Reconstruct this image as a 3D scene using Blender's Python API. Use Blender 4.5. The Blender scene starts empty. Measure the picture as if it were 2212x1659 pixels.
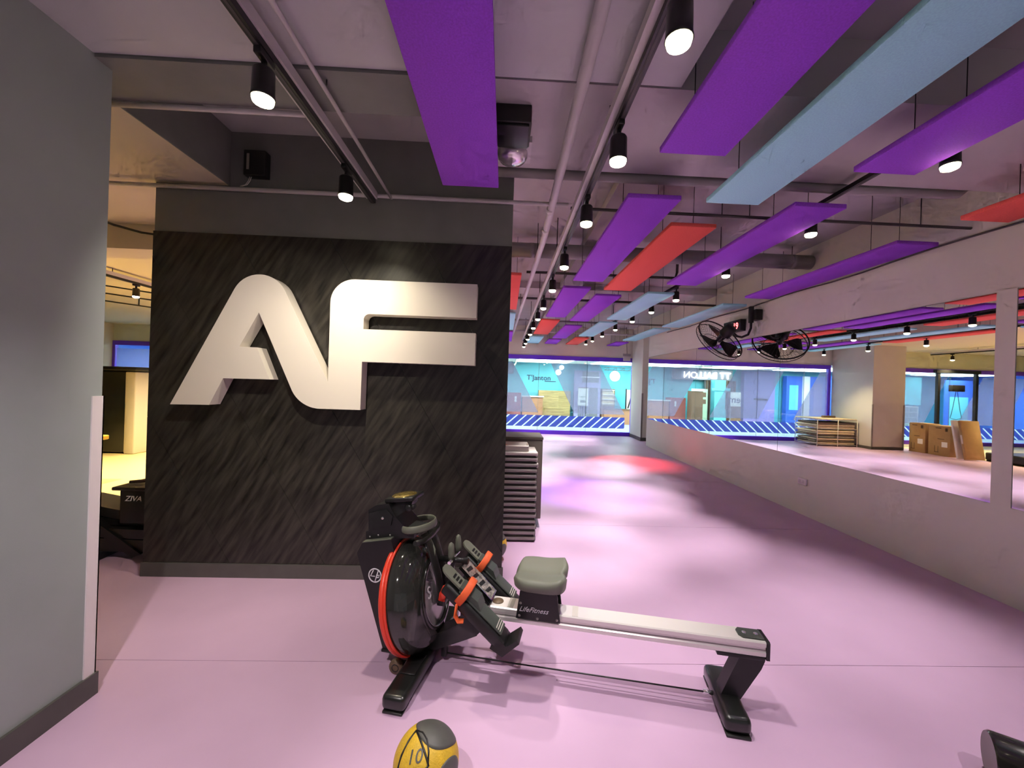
import bpy, bmesh, math, random
from mathutils import Vector, Matrix
random.seed(7)
sc = bpy.context.scene
C = sc.collection
R = math.radians

# ------------------------------------------------------------------ camera
F_PX, CAM_H, ROLL, YAW, PPX = 860.0, 1.55, R(1.85), R(2.0), 15.0
cam = bpy.data.cameras.new('camera'); camo = bpy.data.objects.new('camera', cam); C.objects.link(camo)
fw = Vector((math.sin(YAW), math.cos(YAW), 0)); rt = Vector((math.cos(YAW), -math.sin(YAW), 0)); up = Vector((0, 0, 1))
# picture content leans clockwise, so the camera is rolled counter-clockwise
r2 = rt * math.cos(ROLL) + up * math.sin(ROLL); u2 = up * math.cos(ROLL) - rt * math.sin(ROLL)
camo.matrix_world = Matrix(((r2.x, u2.x, -fw.x, 0), (r2.y, u2.y, -fw.y, 0), (r2.z, u2.z, -fw.z, CAM_H), (0, 0, 0, 1)))
cam.sensor_fit = 'HORIZONTAL'; cam.sensor_width = 36.0; cam.lens = 36.0 * F_PX / 2212.0
cam.shift_x = -PPX * math.cos(ROLL) / 2212.0; cam.shift_y = PPX * math.sin(ROLL) / 2212.0
cam.clip_start = 0.05; cam.clip_end = 100
sc.camera = camo

# ------------------------------------------------------------------ world, exposure
w = bpy.data.worlds.new('world'); sc.world = w; w.use_nodes = True
w.node_tree.nodes['Background'].inputs[0].default_value = (0.75, 0.72, 0.78, 1)
w.node_tree.nodes['Background'].inputs[1].default_value = 0.12
vs = sc.view_settings
vs.view_transform = 'Standard'; vs.look = 'None'; vs.gamma = 1.0; vs.use_curve_mapping = False
vs.exposure = 1.6
SPOT_W = 62.0
try:
    sc.cycles.max_bounces = 6; sc.cycles.diffuse_bounces = 4; sc.cycles.glossy_bounces = 3; sc.cycles.transparent_max_bounces = 8
    sc.cycles.use_adaptive_sampling = True; sc.cycles.adaptive_threshold = 0.08; sc.cycles.adaptive_min_samples = 14
    sc.cycles.caustics_reflective = False; sc.cycles.caustics_refractive = False
    sc.cycles.sample_clamp_indirect = 6.0
except Exception:
    pass

# ------------------------------------------------------------------ materials
MATS = {}
def srgb(r, g, b):
    return tuple((c / 255 / 12.92 if c / 255 <= 0.04045 else ((c / 255 + 0.055) / 1.055) ** 2.4) for c in (r, g, b))
def mat(name, col, rough=0.6, metal=0.0, spec=0.5, noise=0.0, nscale=30.0, bump=0.0, bscale=200.0, emit=None, estr=0.0, stretch=None, rotz=0.0, coat=0.0):
    m = bpy.data.materials.new(name); m.use_nodes = True
    nt = m.node_tree; b = nt.nodes['Principled BSDF']
    b.inputs['Base Color'].default_value = (*col, 1); b.inputs['Roughness'].default_value = rough
    b.inputs['Metallic'].default_value = metal; b.inputs['Specular IOR Level'].default_value = spec
    b.inputs['Coat Weight'].default_value = coat
    if noise or bump:
        tc = nt.nodes.new('ShaderNodeTexCoord'); mp = nt.nodes.new('ShaderNodeMapping')
        nt.links.new(tc.outputs['Object'], mp.inputs[0])
        if stretch:
            mp.vector_type = 'TEXTURE'; mp.inputs['Scale'].default_value = tuple(1 / q for q in stretch)
        mp.inputs['Rotation'].default_value = rotz if isinstance(rotz, tuple) else (0, 0, rotz)
    if noise:
        n = nt.nodes.new('ShaderNodeTexNoise'); n.inputs['Scale'].default_value = nscale; n.inputs['Detail'].default_value = 5
        nt.links.new(mp.outputs[0], n.inputs['Vector'])
        cr = nt.nodes.new('ShaderNodeValToRGB')
        lo = tuple(max(0, c * (1 - noise)) for c in col); hi = tuple(min(1, c * (1 + noise)) for c in col)
        cr.color_ramp.elements[0].color = (*lo, 1); cr.color_ramp.elements[1].color = (*hi, 1)
        cr.color_ramp.elements[0].position = 0.3; cr.color_ramp.elements[1].position = 0.7
        nt.links.new(n.outputs[0], cr.inputs[0]); nt.links.new(cr.outputs[0], b.inputs['Base Color'])
    if bump:
        n2 = nt.nodes.new('ShaderNodeTexNoise'); n2.inputs['Scale'].default_value = bscale; n2.inputs['Detail'].default_value = 3
        nt.links.new(mp.outputs[0], n2.inputs['Vector'])
        bp = nt.nodes.new('ShaderNodeBump'); bp.inputs['Strength'].default_value = bump; bp.inputs['Distance'].default_value = 0.003
        nt.links.new(n2.outputs[0], bp.inputs['Height']); nt.links.new(bp.outputs[0], b.inputs['Normal'])
    if emit:
        b.inputs['Emission Color'].default_value = (*emit, 1); b.inputs['Emission Strength'].default_value = estr
    MATS[name] = m
    return m
def film(name, col, alpha, rough=0.1, gloss=0.06, back=False):
    # thin see-through sheet: tinted transparency with a weak reflection
    m = bpy.data.materials.new(name); m.use_nodes = True; nt = m.node_tree
    nt.nodes.remove(nt.nodes['Principled BSDF']); out = nt.nodes['Material Output']
    t = nt.nodes.new('ShaderNodeBsdfTransparent'); t.inputs[0].default_value = (*col, 1) if alpha == 0 else (1, 1, 1, 1)
    d = nt.nodes.new('ShaderNodeBsdfTranslucent' if back else 'ShaderNodeBsdfDiffuse'); d.inputs[0].default_value = (*col, 1)
    g = nt.nodes.new('ShaderNodeBsdfGlossy'); g.inputs['Roughness'].default_value = rough
    m1 = nt.nodes.new('ShaderNodeMixShader'); m1.inputs[0].default_value = alpha
    m2 = nt.nodes.new('ShaderNodeMixShader'); m2.inputs[0].default_value = gloss
    nt.links.new(t.outputs[0], m1.inputs[1]); nt.links.new(d.outputs[0], m1.inputs[2])
    nt.links.new(m1.outputs[0], m2.inputs[1]); nt.links.new(g.outputs[0], m2.inputs[2]); nt.links.new(m2.outputs[0], out.inputs[0])
    MATS[name] = m; return m

mat('floor', (0.60, 0.405, 0.575), 0.42, noise=0.05, nscale=2.0, bump=0.05, bscale=350, spec=0.4)
mat('floor_gap', (0.16, 0.11, 0.15), 0.8)
mat('floor_yellow', (0.72, 0.58, 0.27), 0.4)
mat('grey_wall', (0.34, 0.385, 0.37), 0.65, noise=0.04, nscale=3, bump=0.08, bscale=260)
mat('light_wall', (0.70, 0.70, 0.60), 0.7, noise=0.03, nscale=2, bump=0.04, bscale=200)
mat('column_paint', (0.58, 0.55, 0.50), 0.7, noise=0.03, nscale=2)
mat('dark_paint', (0.21, 0.215, 0.20), 0.75, noise=0.08, nscale=4)
mat('slab_paint', (0.50, 0.49, 0.48), 0.8, noise=0.06, nscale=3)
mat('beam_paint', (0.56, 0.53, 0.53), 0.8, noise=0.05, nscale=3)
mat('soffit_paint', (0.56, 0.56, 0.57), 0.8, noise=0.04, nscale=2.5)
mat('cream_paint', (0.68, 0.60, 0.46), 0.8)
mat('skirting', (0.085, 0.08, 0.075), 0.5, noise=0.1, nscale=8)
mat('black_panel', (0.027, 0.024, 0.0195), 0.38, spec=0.45, noise=0.8, nscale=3.0, stretch=(9, 1, 1.2), rotz=(0, R(31), 0), bump=0.25, bscale=10)
mat('letter_white', (0.74, 0.69, 0.62), 0.45)
mat('purple_felt', (0.36, 0.085, 0.78), 0.9, noise=0.10, nscale=120, bump=0.3, bscale=400, spec=0.2)
mat('red_felt', (0.95, 0.15, 0.12), 0.9, noise=0.08, nscale=120, bump=0.3, bscale=400, spec=0.2)
mat('blue_felt', (0.42, 0.86, 0.99), 0.9, noise=0.06, nscale=120, bump=0.3, bscale=400, spec=0.2)
mat('black_metal', (0.007, 0.007, 0.007), 0.38)
mat('black_plastic', (0.009, 0.009, 0.009), 0.42, bump=0.05)
mat('satin_black', (0.010, 0.011, 0.010), 0.3, coat=0.3)
mat('grey_green', (0.15, 0.16, 0.12), 0.48, bump=0.04)
mat('dark_green', (0.055, 0.065, 0.055), 0.5, bump=0.08)
mat('white_metal', (0.62, 0.58, 0.59), 0.45)
mat('guard_white', (0.78, 0.72, 0.73), 0.4)
mat('grey_pipe', (0.36, 0.34, 0.34), 0.55)
mat('dark_pipe', (0.07, 0.065, 0.065), 0.6)
mat('aluminium', (0.84, 0.82, 0.76), 0.3, metal=0.3)  # bright cream of reflected lamps put into the rail's base colour
mat('chrome', (0.85, 0.85, 0.85), 0.12, metal=1.0)
mat('steel_plate', (0.42, 0.38, 0.33), 0.3, metal=0.6, noise=0.6, nscale=60)
mat('red_rubber', (0.78, 0.055, 0.025), 0.35)
mat('orange_strap', (0.80, 0.12, 0.03), 0.6)
mat('wheel_brown', (0.13, 0.085, 0.05), 0.55, noise=0.2, nscale=40)
mat('tank_disc', (0.42, 0.385, 0.395), 0.2, metal=0.25)  # pale pink reflection of the floor put into the lid's grey
mat('amber_screen', (0.30, 0.22, 0.06), 0.12, metal=0.5, noise=0.5, nscale=50)
mat('white_print', (0.85, 0.82, 0.85), 0.5)
mat('ball_yellow', (0.62, 0.40, 0.025), 0.55, noise=0.12, nscale=40, bump=0.6, bscale=160)
mat('ball_grey', (0.085, 0.085, 0.075), 0.5, noise=0.12, nscale=20)
mat('black_rubber', (0.014, 0.014, 0.013), 0.35)
mat('glossy_black', (0.013, 0.013, 0.010), 0.22, coat=0.4)
mat('step_dark', (0.045, 0.04, 0.037), 0.5)
mat('step_grey', (0.27, 0.25, 0.23), 0.45)
mat('step_cream', (0.55, 0.52, 0.46), 0.5)
mat('cabinet_brown', (0.13, 0.115, 0.09), 0.55)
mat('lamp_lens', (1, 0.95, 0.8), 0.3, emit=(1.0, 0.86, 0.56), estr=9)
mat('purple_frame', (0.15, 0.045, 0.80), 0.4, spec=0.4)
mat('card', (0.42, 0.26, 0.11), 0.8, noise=0.06, nscale=10)
mat('card_dark', (0.10, 0.06, 0.03), 0.8)
mat('paper', (0.80, 0.77, 0.72), 0.7)
mat('mat_cream', (0.70, 0.58, 0.36), 0.7, noise=0.15, nscale=14)
mat('mat_dark', (0.16, 0.12, 0.08), 0.7)
mat('wire_white', (0.72, 0.68, 0.60), 0.4)
mat('mirror', (0.86, 0.87, 0.88), 0.012, metal=1.0)
mat('mirror_edge', (0.06, 0.09, 0.09), 0.3)
mat('mall_floor', (0.30, 0.38, 0.40), 0.4)
mat('mall_ceiling', (0.85, 0.88, 0.85), 0.7)
mat('shop_cyan', (0.16, 0.66, 0.78), 0.5)
mat('shop_lilac', (0.42, 0.40, 0.66), 0.6)
mat('shop_wood', (0.50, 0.36, 0.15), 0.5, noise=0.25, nscale=3, stretch=(1, 1, 9))
mat('shop_orange', (0.48, 0.22, 0.11), 0.6)
mat('shop_red', (0.36, 0.11, 0.10), 0.6)
mat('shop_brown', (0.20, 0.12, 0.08), 0.6)
mat('shop_blue', (0.05, 0.16, 0.70), 0.5)
mat('shop_purple', (0.26, 0.24, 0.62), 0.5)
mat('shop_navy', (0.02, 0.03, 0.12), 0.5)
mat('shop_green', (0.55, 0.78, 0.55), 0.6)
mat('shop_white', (0.85, 0.87, 0.86), 0.5)
mat('shop_grey', (0.22, 0.24, 0.27), 0.5)
mat('sign_glow', (1, 1, 1), 0.5, emit=(0.9, 0.95, 1.0), estr=5)
mat('ceiling_glow', (1, 1, 1), 0.5, emit=(0.80, 1.0, 0.95), estr=3.4)
mat('led_red', (0.5, 0.02, 0.02), 0.5, emit=(1.0, 0.05, 0.05), estr=5)
mat('led_amber', (0.5, 0.3, 0.1), 0.5, emit=(1.0, 0.55, 0.25), estr=4)
mat('foil', (0.80, 0.74, 0.78), 0.18, metal=0.7, bump=0.8, bscale=25)
film('glass', (1, 1, 1), 0.0, 0.02, 0.05)
film('film_lilac', (0.30, 0.27, 0.40), 0.45, 0.3, 0.03, True)
film('film_blue', (0.13, 0.16, 0.52), 0.85, 0.3, 0.03, True)
film('film_white', (0.85, 0.92, 0.95), 0.95, 0.3, 0.03, True)
film('fan_mesh', (0.015, 0.015, 0.015), 0.45, 0.4, 0.02)
# dark see-through polycarbonate of the water tank
def tank_material():
    m = bpy.data.materials.new('tank'); m.use_nodes = True; nt = m.node_tree
    b = nt.nodes['Principled BSDF']; out = nt.nodes['Material Output']
    b.inputs['Base Color'].default_value = (0.035, 0.036, 0.032, 1); b.inputs['Roughness'].default_value = 0.07; b.inputs['Coat Weight'].default_value = 0.6
    t = nt.nodes.new('ShaderNodeBsdfTransparent'); t.inputs[0].default_value = (0.55, 0.52, 0.46, 1)
    mx = nt.nodes.new('ShaderNodeMixShader'); mx.inputs[0].default_value = 0.72
    nt.links.new(t.outputs[0], mx.inputs[1]); nt.links.new(b.outputs[0], mx.inputs[2]); nt.links.new(mx.outputs[0], out.inputs[0])
    MATS['tank'] = m
tank_material()

# ------------------------------------------------------------------ mesh helpers
class MB:
    def __init__(s): s.v = []; s.f = []; s.sm = []
    def add(s, vs, fs, smooth=False):
        o = len(s.v); s.v += [tuple(p) for p in vs]; s.f += [tuple(i + o for i in f) for f in fs]; s.sm += [smooth] * len(fs); return s
    def box(s, x0, x1, y0, y1, z0, z1, M=None):
        vs = [Vector((x, y, z)) for z in (z0, z1) for y in (y0, y1) for x in (x0, x1)]
        if M is not None: vs = [M @ p for p in vs]
        return s.add(vs, [(0, 2, 3, 1), (4, 5, 7, 6), (0, 1, 5, 4), (2, 6, 7, 3), (0, 4, 6, 2), (1, 3, 7, 5)])
    def rbox(s, x0, x1, y0, y1, z0, z1, r=0.01, seg=2, M=None):
        bm = bmesh.new(); bmesh.ops.create_cube(bm, size=1.0)
        for p in bm.verts: p.co = Vector(((x0 + x1) / 2 + p.co.x * (x1 - x0), (y0 + y1) / 2 + p.co.y * (y1 - y0), (z0 + z1) / 2 + p.co.z * (z1 - z0)))
        r = min(r, 0.49 * min(x1 - x0, y1 - y0, z1 - z0))
        bmesh.ops.bevel(bm, geom=list(bm.edges), offset=r, segments=seg, profile=0.5, affect='EDGES')
        return s.bm(bm, M, True)
    def bm(s, bm, M=None, smooth=False):
        bm.verts.index_update(); o = len(s.v)
        for p in bm.verts: s.v.append(tuple(M @ p.co) if M is not None else tuple(p.co))
        for f in bm.faces: s.f.append(tuple(q.index + o for q in f.verts)); s.sm.append(smooth)
        bm.free(); return s
    def prism(s, pts, a, b, plane='XZ', M=None, smooth=False):
        # polygon extruded between a and b along the missing axis
        n = len(pts)
        def P(p, d):
            q = {'XZ': (p[0], d, p[1]), 'XY': (p[0], p[1], d), 'YZ': (d, p[0], p[1])}[plane]
            q = Vector(q); return M @ q if M is not None else q
        vs = [P(p, a) for p in pts] + [P(p, b) for p in pts]
        fs = [tuple(range(n)), tuple(range(2 * n - 1, n - 1, -1))] + [(i, (i + 1) % n + 0, (i + 1) % n + n, i + n) for i in range(n)]
        o = len(s.v); s.add(vs, fs[:2], False); s.v = s.v  # caps flat
        s.f += [tuple(i + o for i in f) for f in fs[2:]]; s.sm += [smooth] * n
        return s
    def tube(s, path, r, n=10, M=None, cap=True, flat=None):
        path = [Vector(p) for p in path]; rings = []
        rs = r if isinstance(r, (list, tuple)) else [r] * len(path)
        prev = None
        for i, p in enumerate(path):
            d = (path[min(i + 1, len(path) - 1)] - path[max(i - 1, 0)]).normalized()
            if prev is None:
                a = Vector((0, 0, 1)) if abs(d.z) < 0.9 else Vector((0, 1, 0))
                u = d.cross(a).normalized()
            else:
                u = (prev - d * prev.dot(d)).normalized()
            prev = u; v = d.cross(u)
            fx, fy = flat if flat else (1, 1)
            rings.append([p + (u * math.cos(2 * math.pi * k / n) * fx + v * math.sin(2 * math.pi * k / n) * fy) * rs[i] for k in range(n)])
        vs = [q for ring in rings for q in ring]
        if M is not None: vs = [M @ q for q in vs]
        fs = [(i * n + k, i * n + (k + 1) % n, (i + 1) * n + (k + 1) % n, (i + 1) * n + k) for i in range(len(path) - 1) for k in range(n)]
        s.add(vs, fs, True)
        if cap:
            o = len(s.v) - len(vs)
            s.f += [tuple(o + k for k in range(n - 1, -1, -1)), tuple(o + (len(path) - 1) * n + k for k in range(n))]; s.sm += [False, False]
        return s
    def lathe(s, prof, M, n=32, smooth=True, close=False):
        # prof: list of (r, t); revolved about local z, placed by M
        vs = []; fs = []
        for r, t in prof:
            for k in range(n): vs.append(M @ Vector((r * math.cos(2 * math.pi * k / n), r * math.sin(2 * math.pi * k / n), t)))
        m = len(prof)
        for i in range(m - 1):
            for k in range(n): fs.append((i * n + k, i * n + (k + 1) % n, (i + 1) * n + (k + 1) % n, (i + 1) * n + k))
        if close:
            for k in range(n): fs.append(((m - 1) * n + k, (m - 1) * n + (k + 1) % n, (k + 1) % n, k))
        return s.add(vs, fs, smooth)
    def torus(s, R0, r0, M, n=48, m=8):
        return s.lathe([(R0 + r0 * math.cos(2 * math.pi * j / m), r0 * math.sin(2 * math.pi * j / m)) for j in range(m)], M, n, True, True)
    def mesh(s, name, m):
        me = bpy.data.meshes.new(name); me.from_pydata(s.v, [], s.f); me.validate()
        if len(me.polygons) == len(s.sm): me.polygons.foreach_set('use_smooth', s.sm)
        bm = bmesh.new(); bm.from_mesh(me); bmesh.ops.recalc_face_normals(bm, faces=bm.faces); bm.to_mesh(me); bm.free()
        me.materials.append(MATS[m]); me.update(); return me
    def build(s, name, m, parent=None, loc=None):
        if parent is None and loc is None and s.v:
            # origin at the middle of the base
            xs, ys, zs = zip(*s.v); loc = ((min(xs) + max(xs)) / 2, (min(ys) + max(ys)) / 2, min(zs))
            s.v = [(x - loc[0], y - loc[1], z - loc[2]) for x, y, z in s.v]
        elif parent is not None and parent.get('_w'):
            l = parent['_w']; s.v = [(x - l[0], y - l[1], z - l[2]) for x, y, z in s.v]
        o = bpy.data.objects.new(name, s.mesh(name, m)); C.objects.link(o)
        if loc: o.location = loc
        if parent is not None:
            o.parent = parent
            if parent.get('_w'): o['_w'] = tuple(parent['_w'])
        return o
def tag(o, label=None, cat=None, group=None, kind=None):
    if label: o['label'] = label
    if cat: o['category'] = cat
    if group: o['group'] = group
    if kind: o['kind'] = kind
    return o
def thing(name, loc, label, cat, group=None, rz=0.0, world=False):
    o = bpy.data.objects.new(name, None); C.objects.link(o); o.location = loc; o.rotation_euler = (0, 0, rz)
    o.empty_display_size = 0.1
    if world: o['_w'] = tuple(loc)
    return tag(o, label, cat, group)
def struct(o, label=None):
    o['kind'] = 'structure'
    if label: o['label'] = label
    return o
def B(*a): return MB().box(*a)
def copy_tree(o, parent=None):
    c = o.copy(); C.objects.link(c); c.parent = parent
    for ch in list(o.children):
        if ch.type == 'MESH': copy_tree(ch, c)
    return c
def text_mb(txt, size, shear=0.0, depth=0.004, M=None, align='LEFT', fn=None):
    cu = bpy.data.curves.new('t', 'FONT'); cu.body = txt; cu.size = size; cu.extrude = depth / 2; cu.shear = shear; cu.align_x = align; cu.resolution_u = 3
    ob = bpy.data.objects.new('t', cu); C.objects.link(ob)
    bpy.context.view_layer.update()
    me = ob.to_mesh()
    mb = MB(); vs = [p.co.copy() for p in me.vertices]
    if fn: vs = [fn(p) for p in vs]
    if M is not None: vs = [M @ p for p in vs]
    mb.add(vs, [tuple(p.vertices) for p in me.polygons])
    ob.to_mesh_clear(); bpy.data.objects.remove(ob); bpy.data.curves.remove(cu)
    return mb
def frame_from(origin, zdir, xhint=(1, 0, 0)):
    z = Vector(zdir).normalized(); x = Vector(xhint); x = (x - z * x.dot(z)).normalized(); y = z.cross(x)
    return Matrix(((x.x, y.x, z.x, origin[0]), (x.y, y.y, z.y, origin[1]), (x.z, y.z, z.z, origin[2]), (0, 0, 0, 1)))
WALLTXT = lambda x, y, z: Matrix(((1, 0, 0, x), (0, 0, -1, y), (0, 1, 0, z), (0, 0, 0, 1)))   # text facing -Y

# ------------------------------------------------------------------ the room
WX = 3.85          # mirror partition
WIN_Y = 12.6       # window wall
SLAB = 3.42
PAN_Y = 3.14       # black logo wall
# floor: vinyl sheets with seams
fl = B(-4.4, 5.2, -3.2, 12.75, -0.06, -0.004).build('floor', 'floor_gap'); struct(fl, 'lilac vinyl sports floor laid in wide sheets')
fl['_w'] = tuple(fl.location)
y = -2.208
k = 0
ys = [-3.2] + [2.21 * i + 0.002 for i in range(-1, 6)] + [12.6]
for a, b in zip(ys[:-1], ys[1:]):
    B(-4.4, 5.2, a + 0.0015, b - 0.0015, -0.004, 0.0).build('vinyl_sheet', 'floor', fl)
struct(B(-12.2, -4.402, -3.2, 12.75, -0.06, 0.0).build('floor', 'floor_yellow'), 'yellow lit floor of the neighbouring exercise area')
# left wall
struct(B(-2.125, -1.925, -3.2, 1.974, 0, SLAB).build('wall_left', 'grey_wall'), 'grey painted wall beside the camera')
bl = MB().box(-1.925, -1.911, -3.2, 1.974, 0, 0.105).box(-2.125, -1.911, 1.974, 1.986, 0, 0.105).build('baseboard_left', 'skirting'); struct(bl, 'dark brown skirting along the grey wall')
g = MB().box(-1.925, -1.919, 1.925, 1.980, 0.105, 1.43).box(-1.975, -1.919, 1.974, 1.980, 0.105, 1.43).build('corner_guard', 'guard_white')
tag(g, 'white corner guard strip on the edge of the grey wall', 'corner guard')
struct(B(-12.2, -2.125, 1.80, 1.95, 0, SLAB).build('wall_corridor', 'grey_wall'), 'grey wall closing the corridor on the camera side')
struct(B(-12.2, -12.0, 1.95, 12.6, 0, SLAB).build('wall_far_left', 'cream_paint'), 'cream wall at the far left end')
# logo wall
lw = B(-2.713, 0.02, PAN_Y, PAN_Y + 0.2, 0, SLAB).build('wall_logo', 'dark_paint'); struct(lw, 'free standing dark grey wall carrying the logo panel')
# black laminate cladding cut along diagonals
def clip(poly, nx, nz, d, sign):
    out = []
    n = len(poly)
    for i in range(n):
        a, b = poly[i], poly[(i + 1) % n]
        fa = sign * (a[0] * nx + a[1] * nz - d); fb = sign * (b[0] * nx + b[1] * nz - d)
        if fa >= 0: out.append(a)
        if (fa >= 0) != (fb >= 0):
            t = fa / (fa - fb); out.append((a[0] + (b[0] - a[0]) * t, a[1] + (b[1] - a[1]) * t))
    return out
pn = thing('wall_cladding', (-1.35, PAN_Y - 0.012, 0.106), 'black brushed laminate panel covering the wall behind the white letters', 'wall panel', world=True)
dx, dz = 0.42, -0.72; L_ = math.hypot(dx, dz); nx, nz = -dz / L_, dx / L_
rect = [(-2.713, 0.106), (0.02, 0.106), (0.02, 2.63), (-2.713, 2.63)]
base_d = -0.86 * nx + 1.73 * nz
for i in range(-4, 4):
    p = clip(clip(rect, nx, nz, base_d + i * 0.62 + 0.0012, 1), nx, nz, base_d + (i + 1) * 0.62 - 0.0012, -1)
    if len(p) >= 3: MB().prism(p, PAN_Y - 0.012, PAN_Y - 0.0005).build('laminate_sheet', 'black_panel', pn)
struct(B(-2.72, 0.03, PAN_Y - 0.024, PAN_Y - 0.0005, 0, 0.105).build('baseboard_logo', 'skirting'), 'dark skirting under the black panel')

# AF letters
def arc(cx, cz, r, a0, a1, n=10):
    return [(cx + r * math.cos(R(a0 + (a1 - a0) * i / n)), cz + r * math.sin(R(a0 + (a1 - a0) * i / n))) for i in range(n + 1)]
AF = [(-2.436, 1.322)] + arc(-1.822, 2.092, 0.203, 154, 26, 14) + [(-1.309, 1.523)] + arc(-1.134, 2.112, 0.175, 180, 90, 10) + \
     [(-0.231, 2.287), (-0.231, 2.035)] + arc(-1.02, 1.993, 0.042, 90, 180, 6) + [(-1.062, 1.921), (-0.232, 1.921), (-0.232, 1.679), (-1.064, 1.679), (-1.066, 1.321)] + \
     arc(-1.36, 1.553, 0.232, 270, 207, 10) + [(-1.823, 2.016), (-1.956, 1.76), (-1.827, 1.758), (-1.731, 1.526), (-2.065, 1.524), (-2.158, 1.326)]
t = thing('logo_letters', (-1.33, PAN_Y - 0.012, 1.32), 'large white three-dimensional letters AF on the black panel', 'sign', world=True)
MB().prism(AF, 2.99, 3.105).build('letter_body', 'letter_white', t)
def inset(poly, d):
    out = []
    n = len(poly)
    for i in range(n):
        a, b, c = Vector(poly[i - 1]), Vector(poly[i]), Vector(poly[(i + 1) % n])
        e1, e2 = (b - a).normalized(), (c - b).normalized()
        n1, n2 = Vector((e1.y, -e1.x)), Vector((e2.y, -e2.x))
        m = n1 + n2
        if m.length < 1e-6: m = n1
        m = m / max(0.35, m.dot(n1)); out.append(tuple(b + m * d))
    return out
MB().prism(inset(AF, 0.016), 3.105, 3.128).build('mounting_frame', 'black_metal', t)

# ceiling
struct(B(-12.2, 5.2, -3.4, 12.8, SLAB, SLAB + 0.15).build('ceiling', 'slab_paint'), 'dark grey concrete slab high above the baffles')
struct(B(-1.925, 0.80, -3.2, 1.885, 3.0, 3.3).build('ceiling', 'soffit_paint'), 'pale dropped soffit above the camera')
struct(B(-2.17, -0.20, 1.89, 2.18, 2.985, SLAB).build('trim_1', 'dark_paint'), 'dark cross beam left of the purple baffle')
struct(B(-0.20, WX - 0.001, 2.03, 2.85, 3.10, SLAB).build('trim_2', 'beam_paint'), 'wide grey beam crossing above the middle track')
struct(B(0.94, 1.32, 2.85, WIN_Y, 3.33, SLAB).build('trim_3', 'beam_paint'), 'long grey beam running to the window')
struct(B(-0.20, WX - 0.001, 7.2, 7.7, 3.3, SLAB).build('trim_5', 'beam_paint'), 'grey beam crossing half way to the window')
struct(B(-12.0, -2.17, 1.95, 12.6, 3.005, 3.3).build('ceiling', 'cream_paint'), 'cream ceiling over the corridor and left area')
struct(B(-2.17, -2.162, 2.185, PAN_Y - 0.002, 3.005, SLAB).build('trim_8', 'dark_paint'), 'dark fascia beside the corridor ceiling')
struct(B(-12.0, -2.72, 4.05, 4.4, 2.76, 3.005).build('trim_6', 'cream_paint'), 'cream beam across the left area')
# mirror partition, upper wall behind it
struct(B(WX, WX + 0.15, -3.2, 10.62, 0, SLAB).build('wall_right', 'light_wall'), 'pale wall carrying the mirrors')
struct(B(5.0, 5.2, 10.62, 12.6, 0, SLAB).build('wall_outer', 'light_wall'), 'pale wall of the niche behind the far pillar')
# far pillar with skirting and guard
struct(B(4.02, 5.0, 11.55, 12.55, 0.1, SLAB).build('wall_pillar', 'light_wall'), 'pale pillar at the right end of the window')
struct(B(4.012, 5.0, 11.54, 12.55, 0, 0.1).build('baseboard_pillar', 'skirting'))
tag(B(4.012, 4.06, 11.535, 11.549, 0.1, 1.4).build('corner_guard', 'step_grey'), 'grey corner guard on the pillar by the window', 'corner guard')
# outlet
o = thing('wall_socket', (WX, 4.96, 0.39), 'white double socket low on the wall under the mirrors', 'socket', world=True)
MB().rbox(WX - 0.022, WX - 0.0005, 4.89, 5.03, 0.385, 0.465, 0.004).build('plate', 'guard_white', o)
for dy in (-0.03, 0.03): MB().rbox(WX - 0.0235, WX - 0.0221, 4.96 + dy - 0.02, 4.96 + dy + 0.02, 0.405, 0.445, 0.001).build('outlet_face', 'white_metal', o)
# mirrors
names = ['mirror pane nearest the camera, cut by the picture edge', 'large mirror pane beside the near white post', 'mirror pane reflecting the wall fan', 'farthest mirror pane beside the pillar']
for (a, b), lab in zip([(0.42, 2.868), (3.0, 5.45), (5.454, 7.906), (7.91, 10.58)], names):
    m = thing('wall_mirror', (WX, (a + b) / 2, 0.735), lab, 'mirror', 'mirror panes on the right wall', world=True)
    B(WX - 0.006, WX - 0.0005, a, b, 0.735, 2.39).build('backing', 'mirror_edge', m)
    B(WX - 0.0075, WX - 0.0061, a + 0.0015, b - 0.0015, 0.7365, 2.3885).build('glass', 'mirror', m)
struct(B(WX - 0.012, WX - 0.0005, 2.87, 2.998, 0.735, 2.40).build('trim_7', 'light_wall'), 'pale post between the two nearest mirrors')
# column seen in the mirrors
struct(B(-3.86, -2.9, 11.1, 12.55, 0.08, 3.005).build('wall_column', 'column_paint'), 'pale column by the window, seen in the mirror')
struct(B(-3.868, -2.892, 11.092, 12.55, 0, 0.08).build('baseboard_column', 'skirting'))
for x in (-2.895, -3.83):
    tag(B(x - 0.03, x + 0.01, 11.085, 11.0995, 0.08, 1.3).build('corner_guard', 'step_grey'), 'grey guard on the %s edge of the column in the mirror' % ('left' if x > -3 else 'right'), 'corner guard')
struct(B(-12.0, 4.9, WIN_Y, WIN_Y + 0.2, 2.49, SLAB).build('wall_window', 'light_wall'), 'wall above the long shop window')
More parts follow.
